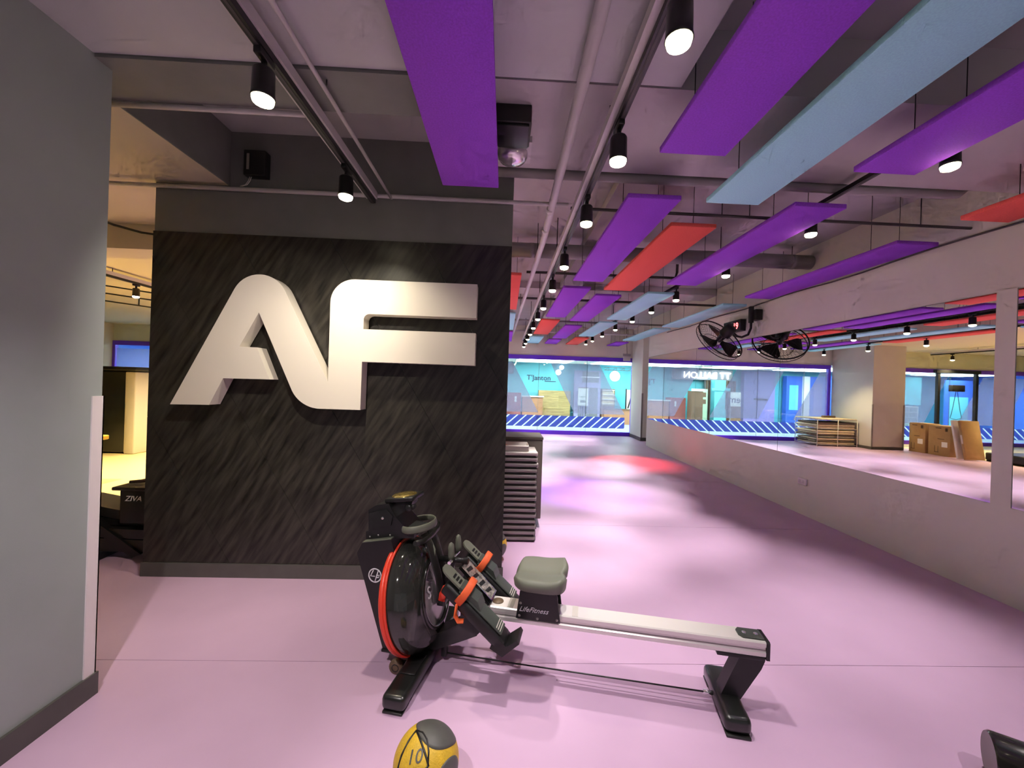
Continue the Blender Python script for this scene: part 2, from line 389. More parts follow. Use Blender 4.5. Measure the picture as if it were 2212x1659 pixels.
# ------------------------------------------------------------------ window with purple frame, panes and printed films
wn = thing('window_1', (0, WIN_Y, 0), 'long purple framed shop window at the end of the room', None, world=True); wn['kind'] = 'structure'
def win_bay(root, x0, x1, seams):
    B(x0, x1, WIN_Y - 0.03, WIN_Y + 0.08, 2.36, 2.49).build('top_frame', 'purple_frame', root)
    B(x0, x1, WIN_Y - 0.03, WIN_Y + 0.08, 0.0, 0.12).build('bottom_frame', 'purple_frame', root)
    B(x0, x0 + 0.08, WIN_Y - 0.03, WIN_Y + 0.08, 0.12, 2.36).build('side_frame', 'purple_frame', root)
    B(x1 - 0.08, x1, WIN_Y - 0.03, WIN_Y + 0.08, 0.12, 2.36).build('side_frame', 'purple_frame', root)
    e = [x0 + 0.08] + [s for s in seams if x0 + 0.1 < s < x1 - 0.1] + [x1 - 0.08]
    for a, b in zip(e[:-1], e[1:]):
        B(a + 0.004, b - 0.004, WIN_Y + 0.01, WIN_Y + 0.02, 0.12, 2.36).build('pane', 'glass', root)
        if b < x1 - 0.1: B(b - 0.004, b + 0.004, WIN_Y + 0.009, WIN_Y + 0.021, 0.12, 2.36).build('pane_seal', 'shop_grey', root)
win_bay(wn, -2.88, 4.12, [2.6, 1.06, -0.48, -2.02])
wn2 = thing('window_2', (-7.9, WIN_Y, 0), 'purple framed window of the left area beyond the column', None, world=True); wn2['kind'] = 'structure'
win_bay(wn2, -12.0, -3.88, [-5.4, -6.95, -8.5, -10.05])
# lilac see-through film bands on the glass
for i in range(-6, 3):
    x = 1.43 + i * 2.77 + (0 if i >= 0 else 0)
    pts = [(x, 2.26), (x + 1.56, 2.26), (x + 2.42, 0.68), (x + 0.8, 0.68)]
    lo, hi, root = (-2.8, 4.04, wn) if i > -3 else (-11.9, -3.96, wn2)
    for s_, v_ in ((1, lo), (-1, hi)): pts = clip(pts, 1, 0, v_, s_)
    if len(pts) > 2: MB().prism(pts, WIN_Y + 0.0055, WIN_Y + 0.0085).build('film_band', 'film_lilac', root)
# blue film with white slanting stripes low on the glass
for root, a, b in ((wn, -2.8, 3.85), (wn2, -11.9, -3.96)):
    x = a - 0.45
    while x < b:
        for w0, w1, nm_, mm_ in ((0.0, 0.052, 'stripe', 'film_white'), (0.053, 0.271, 'blue_film', 'film_blue')):
            pts = [(x + w0, 0.235), (x + w1, 0.235), (x + w1 + 0.39, 0.59), (x + w0 + 0.39, 0.59)]
            for s_, v_ in ((1, a), (-1, b)): pts = clip(pts, 1, 0, v_, s_)
            if len(pts) > 2: MB().prism(pts, WIN_Y + 0.0015, WIN_Y + 0.0045).build(nm_, mm_, root)
        x += 0.272

# ------------------------------------------------------------------ shops across the mall
SY = 17.2
struct(B(-13, 9, 12.76, 20, -0.06, -0.002).build('floor', 'mall_floor'), 'pale mall floor beyond the window')
struct(B(-13, 9, 12.8, 20, 2.52, 2.62).build('ceiling', 'mall_ceiling'), 'white mall ceiling beyond the window')
struct(B(-13, 9, 17.6, 17.7, 0, 2.52).build('wall_shop', 'shop_cyan'), 'turquoise shop wall across the mall')
struct(B(8.8, 9, 12.8, 17.6, 0, 2.52).build('wall_mall_right', 'shop_cyan'))
struct(B(-13, -12.8, 12.8, 17.6, 0, 2.52).build('wall_mall_left', 'shop_blue'))
for i, x in enumerate((-10.5, -7.5, -4.5, -1.5, 1.5, 4.5, 7.2)):
    o = thing('mall_ceiling_light', (x, 15.0, 2.47), '%s mall ceiling light panel counted from the left beyond the window' % ['first', 'second', 'third', 'fourth', 'fifth', 'sixth', 'last'][i], 'ceiling light', 'mall ceiling panels', world=True)
    B(x - 1.1, x + 1.1, 13.6, 16.4, 2.485, 2.5195).build('frame', 'shop_white', o)
    B(x - 1.0, x + 1.0, 13.7, 16.3, 2.47, 2.4849).build('diffuser', 'ceiling_glow', o)
def shop(name, label, cat, x0, x1, z0, z1, m, y0=SY, y1=SY + 0.25, parts=()):
    o = thing(name, ((x0 + x1) / 2, (y0 + y1) / 2, z0), label, cat, world=True)
    B(x0, x1, y0, y1, z0, z1).build('body', m, o)
    for n, (a, b, c, d), mm, pr in parts: B(a, b, y0 - pr, y0 - 0.0005, c, d).build(n, mm, o)
    return o
shop('wood_cladding', 'wooden plank wall under the turquoise shop front', 'wall panel', 1.47, 2.85, 0, 1.32, 'shop_wood', parts=[('plank', (1.47, 2.85, z, z + 0.122), 'shop_wood', 0.012) for z in [0.02 + 0.13 * i for i in range(10)]])
shop('shop_counter', 'terracotta shop counter with a white top beyond the window', 'counter', 0.74, 1.6, 0, 1.04, 'shop_orange', 16.6, 17.1, [('panel', (0.78, 1.56, 0.08, 0.98), 'shop_orange', 0.015), ('worktop', (0.70, 1.64, 1.04, 1.09), 'shop_white', 0.05)])
shop('kiosk', 'dull red shop kiosk left of the terracotta counter', 'kiosk', 0.02, 0.69, 0, 1.19, 'shop_red', 16.6, 17.1, [('emblem', (0.42, 0.5, 0.82, 1.05), 'shop_white', 0.006), ('foot_panel', (0.05, 0.66, 0.04, 0.2), 'shop_brown', 0.01)])
shop('shop_kiosk', 'lilac shop entrance kiosk with a high window', 'kiosk', 3.02, 4.16, 0, 2.24, 'shop_lilac', parts=[('window', (3.35, 4.07, 1.72, 2.2), 'shop_grey', 0.01), ('shelf', (3.3, 4.1, 1.93, 1.98), 'shop_white', 0.06), ('door', (3.66, 4.05, 0.05, 1.5), 'shop_grey', 0.01)] + [('slat', (3.2 + i * 0.1, 3.24 + i * 0.1, 0.05, 0.7), 'shop_grey', 0.02) for i in range(9)])
shop('poster_board', 'white poster board in front of the lilac kiosk', 'sign', 3.15, 3.59, 0.72, 1.5, 'shop_white', 17.0, 17.04, [('print_block', (3.25, 3.48, 0.85, 0.95), 'shop_grey', 0.004), ('print_line', (3.25, 3.48, 1.08, 1.11), 'shop_grey', 0.004), ('frame', (3.15, 3.59, 1.47, 1.5), 'shop_brown', 0.01), ('leg', (3.2, 3.23, 0.0, 0.72), 'shop_grey', -0.0006 + 0.02), ('leg', (3.51, 3.54, 0.0, 0.72), 'shop_grey', 0.02)])
shop('display_shelf', 'beige shelving niche right of the lilac kiosk', 'shelf', 4.21, 4.80, 0.0, 1.47, 'shop_brown', parts=[('back_panel', (4.25, 4.76, 0.72, 1.43), 'mat_cream', 0.005)] + [('shelf_board', (4.25, 4.76, 0.8 + i * 0.2, 0.83 + i * 0.2), 'shop_white', 0.08) for i in range(4)])
shop('shop_bench', 'brown wooden bench box below the shelving niche', 'bench', 4.18, 5.5, 0.0, 0.62, 'shop_orange', 16.5, 16.95, [('top_board', (4.14, 5.54, 0.62, 0.66), 'shop_brown', 0.03)])
o = thing('frame_tower', (5.42, 17.0, 0), 'black framed picture tower by the right window edge', 'display', world=True)
B(5.22, 5.62, 16.95, 17.1, 0, 0.08).build('base', 'black_metal', o)
for x in (5.22, 5.59): B(x, x + 0.04, 17.0, 17.06, 0.08, 1.5).build('upright', 'black_metal', o)
B(5.26, 5.59, 17.02, 17.04, 0.62, 1.46).build('picture', 'shop_white', o)
MB().prism([(5.3, 0.66), (5.36, 0.66), (5.55, 1.4), (5.50, 1.4)], 17.005, 17.0195).build('diagonal_bar', 'black_metal', o)
for i, (x0, x1, z0, z1) in enumerate([(2.38, 2.59, 2.28, 2.42), (2.22, 2.47, 2.02, 2.25), (4.65, 5.10, 1.88, 2.21)]):
    cx_, cz_, r_ = (x0 + x1) / 2, (z0 + z1) / 2, (x1 - x0) / 2
    o = thing('round_wall_lamp', (cx_, 17.6, cz_), ['small round glowing lamp nearest the mall ceiling', 'middle round glowing lamp above the shop lettering', 'large round glowing lamp on the turquoise wall at right'][i], 'lamp', 'round shop lamps', world=True)
    M = frame_from((cx_, 17.599, cz_), (0, -1, 0))
    MB().lathe([(0, 0.0), (r_, 0.0), (r_, 0.03)], M, 20).build('rim', 'shop_white', o)
    MB().lathe([(r_ * 0.97, 0.031), (r_ * 0.8, 0.06), (0.001, 0.08)], M, 20).build('globe', 'sign_glow', o)
o = thing('ceiling_truss', (4.95, 17.0, 2.26), 'black lattice truss hanging over the right part of the shop', 'truss', world=True)
for z in (2.28, 2.40): MB().tube([(4.25, 17.0, z), (5.65, 17.0, z)], 0.012, 6).build('chord', 'shop_grey', o)
for i in range(8): MB().tube([(4.27 + i * 0.17, 17.0, 2.28), (4.27 + (i + 1) * 0.17, 17.0, 2.40) if i % 2 == 0 else (4.27 + (i - 0.0) * 0.17 + 0.01, 17.0, 2.40)], 0.008, 5).build('brace', 'shop_grey', o)
o = thing('shop_lettering', (1.6, 17.6, 1.73), "dark shop lettering T'Janton on the turquoise wall", 'sign', world=True)
text_mb("T'Janton", 0.32, 0, 0.02, WALLTXT(0.95, 17.585, 1.76)).build('letters', 'shop_navy', o)
B(1.75, 2.25, 17.585, 17.5995, 1.70, 1.73).build('underline', 'shop_navy', o)
o = thing('shop_lettering', (-1.0, 17.2, 2.03), 'glowing white lettering TT BALLON over the brown shop front', 'sign', world=True)
B(-2.35, 0.36, 17.26, 17.3, 2.0, 2.46).build('fascia', 'shop_grey', o)
text_mb("TT BALLON", 0.40, 0, 0.03, WALLTXT(-2.25, 17.235, 2.07)).build('letters', 'sign_glow', o)
o = shop('slat_wall', 'dark brown slatted wall beneath the glowing shop lettering', 'wall panel', -2.55, -1.17, 0, 2.0, 'shop_grey', 17.35, 17.45)
for i in range(11): B(-2.53 + i * 0.125, -2.46 + i * 0.125, 17.28, 17.3495, 0.02, 2.0).build('slat', 'shop_brown', o)
shop('shop_column', 'turquoise column in front of the slatted wall', 'column', -1.83, -1.35, 0, 2.0, 'shop_cyan', 16.85, 17.2, [('ledge', (-2.0, -1.2, 1.55, 1.66), 'shop_cyan', 0.06), ('plinth', (-1.86, -1.32, 0.0, 0.75), 'shop_cyan', 0.03)])
shop('poster_stand', 'green and cream poster panel beside the turquoise column', 'sign', -1.15, -0.57, 0.0, 1.6, 'shop_green', 17.05, 17.1, [('picture', (-1.08 + 0.28 * i, -0.88 + 0.28 * i, 0.95 + 0.3 * j, 1.15 + 0.3 * j), 'shop_brown', 0.006) for i in range(2) for j in range(2)])
o = shop('menu_board', 'board with big dark letters em before the slats', 'sign', -2.42, -1.98, 0.0, 1.5, 'shop_white', 16.7, 16.74)
text_mb("em", 0.42, 0, 0.01, WALLTXT(-2.41, 16.693, 1.05)).build('letters', 'shop_navy', o)
B(-2.42, -1.98, 16.68, 16.6995, 0.02, 0.9).build('lower_panel', 'shop_brown', o)
o = shop('shop_partition', 'lilac shop partition with two round portholes', 'wall panel', -4.25, -2.85, 0, 2.45, 'shop_purple')
for z in (1.98, 1.55):
    MB().torus(0.13, 0.02, frame_from((-3.42, 17.19, z), (0, -1, 0)), 24, 6).build('porthole_ring', 'shop_purple', o)
B(-3.9, -3.3, 17.15, 17.1995, 1.2, 1.26).build('shelf', 'black_metal', o)
shop('shop_screen', 'bright blue shop partition with a white post', 'wall panel', -7.0, -4.77, 0, 2.3, 'shop_blue', parts=[('white_post', (-5.77, -5.48, 0.3, 2.3), 'shop_white', 0.08), ('panel', (-6.4, -6.0, 0.6, 2.0), 'shop_purple', 0.01), ('panel', (-5.3, -4.9, 0.8, 1.9), 'shop_cyan', 0.01)])
shop('brown_kiosk', 'brown brick kiosk with white top beyond the window', 'kiosk', -0.52, -0.05, 0.0, 1.5, 'shop_brown', 16.2, 16.6, [('worktop', (-0.55, -0.02, 1.5, 1.6), 'shop_white', 0.03)])
# left area window view
shop('shop_billboard', 'turquoise billboard with a round white emblem', 'sign', -10.2, -7.6, 1.2, 2.4, 'shop_cyan', 16.5, 16.6)
for x in (-10.0, -7.85): B(x, x + 0.06, 16.55, 16.6, 0.0, 1.1995).build('post', 'shop_grey', bpy.data.objects['shop_billboard'])
MB().torus(0.22, 0.05, frame_from((-8.4, 16.49, 1.9), (0, -1, 0)), 24, 8).build('emblem', 'shop_white', bpy.data.objects['shop_billboard'])
shop('brick_display', 'pale stacked stone display below the turquoise billboard', 'display', -9.6, -7.7, 0.0, 1.15, 'shop_white', 16.05, 16.35, [('stone', (-9.55 + 0.37 * i, -9.22 + 0.37 * i, 0.05 + 0.22 * j, 0.24 + 0.22 * j), 'mall_floor', 0.02) for i in range(5) for j in range(5)])
for x in (-11.2, -6.2):
    shop('blue_banner', 'tall blue banner %s of the turquoise billboard' % ('left' if x < -8 else 'right'), 'banner', x - 0.7, x + 0.5, 0.0, 2.3, 'shop_blue', 16.0, 16.05, [('print_panel', (x - 0.5, x + 0.3, 0.4, 1.6), 'shop_cyan', 0.004)])

# ------------------------------------------------------------------ ceiling baffles
BW, BT, BZ = 0.37, 0.032, 2.85
def baffle(x, y0, y1, color, label):
    t = thing('ceiling_baffle', (x + BW / 2, (y0 + y1) / 2, BZ), label, 'ceiling baffle', 'felt ceiling baffles', world=True)
    MB().rbox(x, x + BW, y0, y1, BZ, BZ + BT, 0.003, 1).build('panel', color + '_felt', t)
    for wx in (x + 0.05, x + BW - 0.05):
        for wy in (y0 + 0.3, y1 - 0.3):
            top = SLAB
            for (a, b, c, d, h) in ((-1.925, 0.80, -3.2, 1.885, 3.0), (-0.2, 5, 2.03, 2.85, 3.1), (0.94, 1.32, 2.85, WIN_Y, 3.33), (-0.2, 5, 7.2, 7.7, 3.3), (-2.17, -0.2, 1.89, 2.18, 2.985)):
                if a <= wx <= b and c <= wy <= d: top = min(top, h)
            MB().tube([(wx, wy, BZ + BT), (wx, wy, top - 0.001)], 0.0025, 5).build('wire', 'black_metal', t)
ordn = ['nearest', 'second', 'third', 'fourth', 'fifth', 'sixth']
rows = [
    ('row straight above the logo wall edge', -0.455, [(0.30, 2.655, 'purple')]),
    ('row left of the middle light track', -0.215, [(4.75, 6.95, 'red'), (7.4, 9.6, 'blue'), (10.0, 12.2, 'purple')]),
    ('row right of the middle light track', None, [(0.02, 2.17, 'purple', 0.81), (2.695, 4.9, 'purple', 0.80), (5.27, 7.57, 'purple', 0.735), (7.96, 10.2, 'red', 0.69), (10.78, 12.5, 'blue', 0.64)]),
    ('second row right of the middle light track', None, [(0.52, 2.717, 'blue', 1.352), (3.13, 5.3, 'red', 1.28), (5.65, 7.95, 'purple', 1.255), (8.6, 10.95, 'purple', 1.265), (11.3, 12.5, 'purple', 1.2)]),
    ('row beside the right light track', None, [(0.05, 2.256, 'purple', 1.99), (2.70, 4.9, 'purple', 1.975), (5.4, 7.62, 'blue', 1.92), (8.02, 10.3, 'blue', 1.88), (10.75, 12.5, 'red', 1.87)]),
    ('row along the mirror wall', None, [(0.6, 2.795, 'red', 3.28), (3.28, 5.44, 'purple', 3.30), (5.94, 8.29, 'blue', 3.27), (8.6, 10.94, 'blue', 3.22), (11.45, 12.5, 'purple', 3.18)]),
    ('row behind the logo wall seen in the mirror', -1.15, [(4.2, 6.4, 'purple'), (6.8, 9.0, 'blue'), (9.4, 11.6, 'purple')]),
    ('farthest row in the mirror', -1.85, [(4.6, 6.8, 'blue'), (7.2, 9.4, 'red'), (9.8, 12.0, 'blue')]),
]
cname = {'purple': 'purple', 'red': 'coral red', 'blue': 'pale blue'}
for rn, x0, lst in rows:
    for i, e in enumerate(lst):
        xx = x0 if x0 is not None else e[3]
        baffle(xx, e[0], e[1], e[2], '%s felt baffle, %s in the %s' % (cname[e[2]], ordn[i], rn))

# ------------------------------------------------------------------ light tracks and spotlights
def track(x, y0, y1, label, z=2.87, trunk=True):
    t = thing('light_track', (x, (y0 + y1) / 2, z), label, 'light track', 'ceiling light tracks', world=True)
    MB().box(x - 0.018, x + 0.018, y0, y1, z, z + 0.03).build('rail', 'black_metal', t)
    if trunk: MB().box(x - 0.05, x + 0.03, y0, y1, z + 0.0305, z + 0.08).build('trunking', 'white_metal', t)
    MB().box(x - 0.006, x + 0.006, y0, y1, z - 0.002, z - 0.0002).build('slot', 'dark_pipe', t)
    n = max(2, int((y1 - y0) / 2.2))
    for i in range(n):
        yy = y0 + (y1 - y0) * (i + 0.5) / n
        top = 3.0 if (x < 0.8 and yy < 1.88) else SLAB
        for (a, b, c, d, h) in ((-0.2, 5, 2.03, 2.85, 3.1), (-0.2, 5, 7.2, 7.7, 3.3), (-2.17, -0.2, 1.89, 2.18, 2.985)):
            if a <= x <= b and c <= yy <= d: top = h
        MB().tube([(x, yy, z + (0.08 if trunk else 0.03)), (x, yy, top - 0.001)], 0.005, 6).build('hanger_rod', 'black_metal', t)
track(-1.03, -1.2, 3.02, 'light track on white trunking left of the purple baffle')
track(0.53, -1.2, 12.3, 'long middle light track running to the window')
track(2.41, -1.2, 12.4, 'right light track partly hidden by baffles', 3.012, False)
track(-1.5, 3.6, 12.0, 'light track behind the logo wall seen in the mirror')
track(-5.6, 4.6, 12.0, 'light track in the left area beyond the corridor')

def head_proto():
    t = thing('track_spotlight', (0, 0, 0), 'x', 'spotlight', 'black track spotlights')
    MB().rbox(-0.016, 0.016, -0.05, 0.05, -0.028, 0.0, 0.004).build('adapter', 'black_plastic', t)
    MB().tube([(0, 0, -0.028), (0, 0, -0.065)], 0.012, 8).build('stem', 'black_plastic', t)
    M = Matrix.Translation((0, 0, 0))
    MB().lathe([(0.0005, -0.06), (0.036, -0.062), (0.041, -0.07), (0.043, -0.165), (0.046, -0.18), (0.043, -0.182), (0.040, -0.172), (0.038, -0.165)], M, 20).build('housing', 'black_metal', t)
    MB().lathe([(0.0395, -0.170), (0.0415, -0.186), (0.038, -0.198), (0.022, -0.206), (0.0005, -0.208)], M, 16).build('lens', 'lamp_lens', t)
    return t
proto = head_proto(); used = [False]
def head(x, y, label, watt=1.0, col=(1.0, 0.91, 0.90), size=50, tx=0.0, ty=0.0, z=2.868, aim=None):
    if used[0]: o = copy_tree(proto)
    else: o = proto; used[0] = True
    o.location = (x, y, z); o['label'] = label
    L = bpy.data.lights.new('spot_beam', 'SPOT'); L.energy = SPOT_W * watt; L.color = col; L.spot_size = R(size); L.spot_blend = 0.9; L.shadow_soft_size = 0.03
    lo = bpy.data.objects.new('spot_beam', L); C.objects.link(lo); lo.parent = o; lo.location = (0, 0, -0.215)
    lo.rotation_euler = (R(ty), R(tx), 0)
    if aim: lo.rotation_euler = (Vector(aim) - Vector((x, y, z - 0.215))).to_track_quat('-Z', 'Y').to_euler()
    return o
def series(x, ys, where, per={}, **kw):
    nth = ['nearest', 'second', 'third', 'fourth', 'fifth', 'sixth', 'seventh', 'eighth', 'ninth', 'tenth', 'eleventh', 'twelfth', 'thirteenth']
    for i, y in enumerate(ys): head(x, y, 'black track spotlight, %s along the %s' % (nth[i], where), **{**kw, **per.get(i, {})})
series(-1.03, [0.35, 1.671, 2.52], 'left light track', per={0: dict(size=74, watt=1.15, aim=(-1.25, 1.9, 0.0)), 1: dict(size=84, aim=(-1.75, 3.0, 1.35), watt=0.75, col=(1.0, 0.88, 0.74)), 2: dict(size=125, ty=12, watt=0.42, col=(1.0, 0.9, 0.68))})
mid = {0: dict(size=75, watt=0.55), 1: dict(size=62, watt=0.62), 2: dict(size=58, watt=0.65), 3: dict(size=54, watt=0.85)}
for i_, (tx_, w_) in {4: (-4, 1.8), 5: (-6, 1.1), 7: (4, 2.3), 8: (-4, 1.0), 9: (8, 2.0), 10: (-5, 1.6), 11: (5, 2.2), 12: (-8, 2.0)}.items(): mid[i_] = dict(tx=tx_, watt=w_, size=44)
mid[6] = dict(tx=-13, col=(0.50, 0.20, 1.0), watt=2.4, size=46)
series(0.53, [0.2, 1.28, 1.98, 2.76, 3.8, 4.75, 5.88, 6.88, 7.97, 9.0, 10.0, 11.02, 12.0], 'middle light track', per=mid)
rgt_ = {0: dict(size=74, watt=0.6), 1: dict(size=60, watt=0.8), 2: dict(size=58, watt=1.0, tx=5)}
for i_, (tx_, w_) in {3: (12, 1.5), 4: (13, 2.2), 5: (6, 0.8), 6: (12, 2.5), 8: (4, 0.5), 9: (10, 1.6), 10: (6, 1.6), 11: (10, 2.0)}.items(): rgt_[i_] = dict(tx=tx_, watt=w_, size=44)
rgt_[7] = dict(tx=-6, ty=-12, col=(1.0, 0.05, 0.07), watt=4.0, size=42)
series(2.41, [0.45, 2.11, 3.11, 4.34, 5.63, 6.59, 7.59, 8.77, 9.97, 11.1, 12.0], 'right light track', per=rgt_, z=3.01)
series(-1.5, [4.2, 5.6, 7.0, 8.4, 9.8, 11.2], 'track behind the logo wall', watt=1.5, size=70, per={5: dict(tx=28, col=(1.0, 0.82, 0.42), watt=1.6)})
series(-5.6, [5.2, 6.2, 7.2, 8.6, 10.0, 11.4], 'track in the left area', col=(1.0, 0.80, 0.45), watt=2.6, size=110)

# ------------------------------------------------------------------ pipes, conduits, ceiling fittings
def pipe(name, label, path, r, m, clips=(), n=12, cat='pipe', part='tube'):
    xs, ys, zs = zip(*path)
    t = thing(name, ((min(xs) + max(xs)) / 2, (min(ys) + max(ys)) / 2, min(zs) - r), label, cat, world=True)
    MB().tube(path, r, n).build(part, m, t)
    for (a, b) in clips: MB().tube([a, b], 0.004, 6).build('hanger_rod', 'black_metal', t)
    return t
def joint_rings(t, pts, r, m):
    for p, d in pts:
        MB().tube([Vector(p) - Vector(d) * 0.03, Vector(p) + Vector(d) * 0.03], r, 14).build('coupling', m, t)
t = pipe('ceiling_pipe', 'white ceiling pipe running lengthwise left of the middle track', [(0.30, -1.2, 2.965), (0.33, 3.9, 2.965), (0.22, 9.0, 2.965), (0.17, 11.6, 2.965)], 0.03, 'white_metal', [((0.325, 4.6, 2.99), (0.325, 4.6, SLAB)), ((0.25, 7.9, 2.99), (0.25, 7.9, SLAB))])
joint_rings(t, [((0.32, 3.2, 2.965), (0, 1, 0)), ((0.325, 3.62, 2.965), (0, 1, 0)), ((0.235, 8.2, 2.965), (0, 1, 0))], 0.032, 'white_metal')
pipe('conduit', 'thin white conduit beside the left light track', [(-0.91, -1.0, 2.955), (-0.925, 3.115, 2.955)], 0.011, 'white_metal', [((-0.905, 1.95, 2.96), (-0.905, 1.95, 2.985))])
pipe('conduit', 'white conduit under the dark cross beam at upper left', [(-2.165, 2.19, 2.968), (-1.06, 2.19, 2.968)], 0.014, 'white_metal')
t = pipe('conduit', 'long conduit along the top of the logo wall', [(-3.35, 3.105, 2.965), (0.45, 3.105, 2.965)], 0.016, 'white_metal')
pipe('cable_line', 'dark cable conduit crossing under the baffles toward the mirror wall', [(0.48, 3.18, 2.975), (1.5, 3.18, 2.972), (3.84, 3.19, 2.972)], 0.012, 'dark_pipe', [((x, 3.185, 2.96), (x, 3.185, SLAB)) for x in (0.62, 1.72, 1.95, 3.4)], cat='conduit')
pipe('ceiling_pipe', 'grey pipe with an elbow under the wide cross beam', [(-0.15, 2.90, 3.09), (3.25, 2.90, 3.09), (3.38, 2.90, 3.10), (3.45, 2.92, 3.15), (3.47, 2.94, 3.24), (3.47, 2.94, SLAB - 0.001)], 0.034, 'grey_pipe')
t = pipe('air_duct', 'large grey round duct crossing behind the red baffle', [(0.03, 4.95, 3.22), (3.84, 4.95, 3.22)], 0.088, 'grey_pipe', [((x, 4.95, 3.31), (x, 4.95, SLAB)) for x in (0.4, 2.9, 3.6)], 20, 'duct')
joint_rings(t, [((x, 4.95, 3.22), (1, 0, 0)) for x in (0.28, 0.62, 1.9, 3.6)], 0.091, 'grey_pipe')
for x in (2.86, 2.94): MB().tube([(x - 0.03 + 0.0, 4.85, 3.24), (2.9, 4.92, 3.38), (x + 0.03, 5.0, 3.31)], 0.009, 6).build('clamp', 'dark_pipe', t)
pipe('sprinkler_pipe', 'thin dark sprinkler pipe above the coral baffle', [(0.25, 5.55, 3.12), (2.35, 5.55, 3.12), (2.38, 5.55, 3.2), (2.38, 5.55, 3.41)], 0.018, 'dark_pipe')
pipe('sprinkler_pipe', 'dark sprinkler pipe half way along the ceiling', [(-0.15, 7.15, 3.1), (3.8, 7.15, 3.1)], 0.02, 'dark_pipe', [((2.0, 7.15, 3.12), (2.0, 7.15, SLAB)), ((-0.1, 7.15, 3.12), (-0.1, 7.15, SLAB))])
pipe('sprinkler_pipe', 'thin grey sprinkler pipe near the window', [(-0.4, 9.6, 3.1), (4.6, 9.6, 3.1)], 0.022, 'grey_pipe', [((3.0, 9.6, 3.12), (3.0, 9.6, SLAB))])
pipe('sprinkler_pipe', 'white sprinkler pipe just before the window wall', [(-0.4, 11.4, 3.08), (4.6, 11.4, 3.08)], 0.025, 'white_metal', [((1.0, 11.4, 3.1), (1.0, 11.4, 3.22))])
pipe('cable_line', 'loose dark cable running along the wall high above the mirrors', [(WX - 0.012, 1.0 + i * 0.4, 2.892 + 0.012 * math.sin(i * 1.3)) for i in range(22)], 0.008, 'dark_pipe', cat='cable', n=6)
pipe('cable_line', 'black cable sagging under the corridor ceiling', [(-3.9, 3.75, 2.985), (-3.6, 3.75, 2.88), (-3.35, 3.75, 2.82), (-3.1, 3.75, 2.795), (-2.7, 3.75, 2.79)], 0.011, 'black_metal', cat='cable', n=8)
for i, x in enumerate((1.55, 1.7, 2.5, 0.95, 2.0)):
    yy = (3.35, 5.0, 3.4, 3.3, 6.5)[i]
o = thing('junction_box', (0.03, 2.30, 2.985), 'black box on the beam beside the purple baffle', 'junction box', world=True)
MB().rbox(-0.10, 0.10, 2.20, 2.44, 3.0, 3.0995, 0.006).build('case', 'black_plastic', o)
MB().rbox(-0.09, 0.09, 2.215, 2.425, 2.985, 2.9999, 0.004).build('lid', 'black_metal', o)
o = thing('ceiling_speaker', (0.0, 2.60, 2.955), 'pale ceiling fitting wrapped in crinkled plastic beside the purple baffle', 'ceiling fitting', world=True)
MB().box(-0.12, 0.12, 2.48, 2.72, 3.06, 3.0995).build('mounting_plate', 'white_metal', o)
bm_ = MB(); M = Matrix.Translation((0.0, 2.60, 3.06)) @ Matrix.Rotation(R(180), 4, 'X')
prof = [(0.10, 0.0005), (0.098, 0.03), (0.08, 0.055), (0.04, 0.07), (0.0005, 0.073)]
bm_.lathe(prof, M, 18).build('wrapped_dome', 'foil', o)
# black driver box on the wall above the logo
o = thing('driver_box', (-1.93, PAN_Y, 3.03), 'small black transformer box high on the dark wall', 'transformer', world=True)
MB().rbox(-2.02, -1.86, PAN_Y - 0.075, PAN_Y - 0.001, 3.06, 3.25, 0.006).build('case', 'black_plastic', o)
B(-1.995, -1.975, PAN_Y - 0.077, PAN_Y - 0.0755, 3.10, 3.22).build('label_strip', 'step_grey', o)
for dx in (0.0, 0.012): MB().tube([(-1.99 + dx, PAN_Y - 0.04, 3.06), (-2.0 + dx, PAN_Y - 0.04, 3.03), (-2.02 + dx, PAN_Y - 0.04, 3.0), (-2.06 + dx, PAN_Y - 0.04, 2.985)], 0.003, 5).build('lead', 'wire_white', o)
# hanging exit sign near the window
o = thing('hanging_sign', (3.78, 12.2, 2.38), 'little white sign hanging by the pillar above the window', 'sign', world=True)
B(3.62, 3.86, 12.19, 12.22, 2.52, 2.60).build('bracket', 'grey_pipe', o)
B(3.63, 3.85, 12.185, 12.225, 2.38, 2.5195).build('sign_box', 'white_metal', o)
MB().tube([(3.74, 12.2, 2.60), (3.70, 12.2, SLAB)], 0.006, 6).build('cord', 'dark_pipe', o)

# ------------------------------------------------------------------ wall fan and timer
FN = Vector((-0.278, 0.709, -0.584)).normalized(); FC = Vector((3.36, 6.15, 2.37)); FR = 0.385
t = thing('wall_fan', (WX, 6.0, 1.98), 'black wall fan with wire cage above the mirrors', 'fan', world=True)
MF = frame_from(FC, FN, (0, 0, 1))
MB().torus(FR, 0.011, MF, 48, 8).build('cage_ring', 'black_metal', t)
MB().torus(FR * 0.985, 0.006, MF @ Matrix.Translation((0, 0, 0.07)), 48, 6).build('cage_ring', 'black_metal', t)
MB().torus(FR * 0.55, 0.004, MF @ Matrix.Translation((0, 0, 0.125)), 36, 6).build('cage_ring', 'black_metal', t)
sp = MB()
for i in range(40):
    a = 2 * math.pi * i / 40; c_, s_ = math.cos(a), math.sin(a)
    sp.tube([(0.04 * c_, 0.04 * s_, 0.14), (FR * 0.55 * c_, FR * 0.55 * s_, 0.125), (FR * c_, FR * s_, 0.06)], 0.002, 4, MF, False)
    sp.tube([(0.07 * c_, 0.07 * s_, -0.07), (FR * 0.6 * c_, FR * 0.6 * s_, -0.05), (FR * c_, FR * s_, 0.0)], 0.002, 4, MF, False)
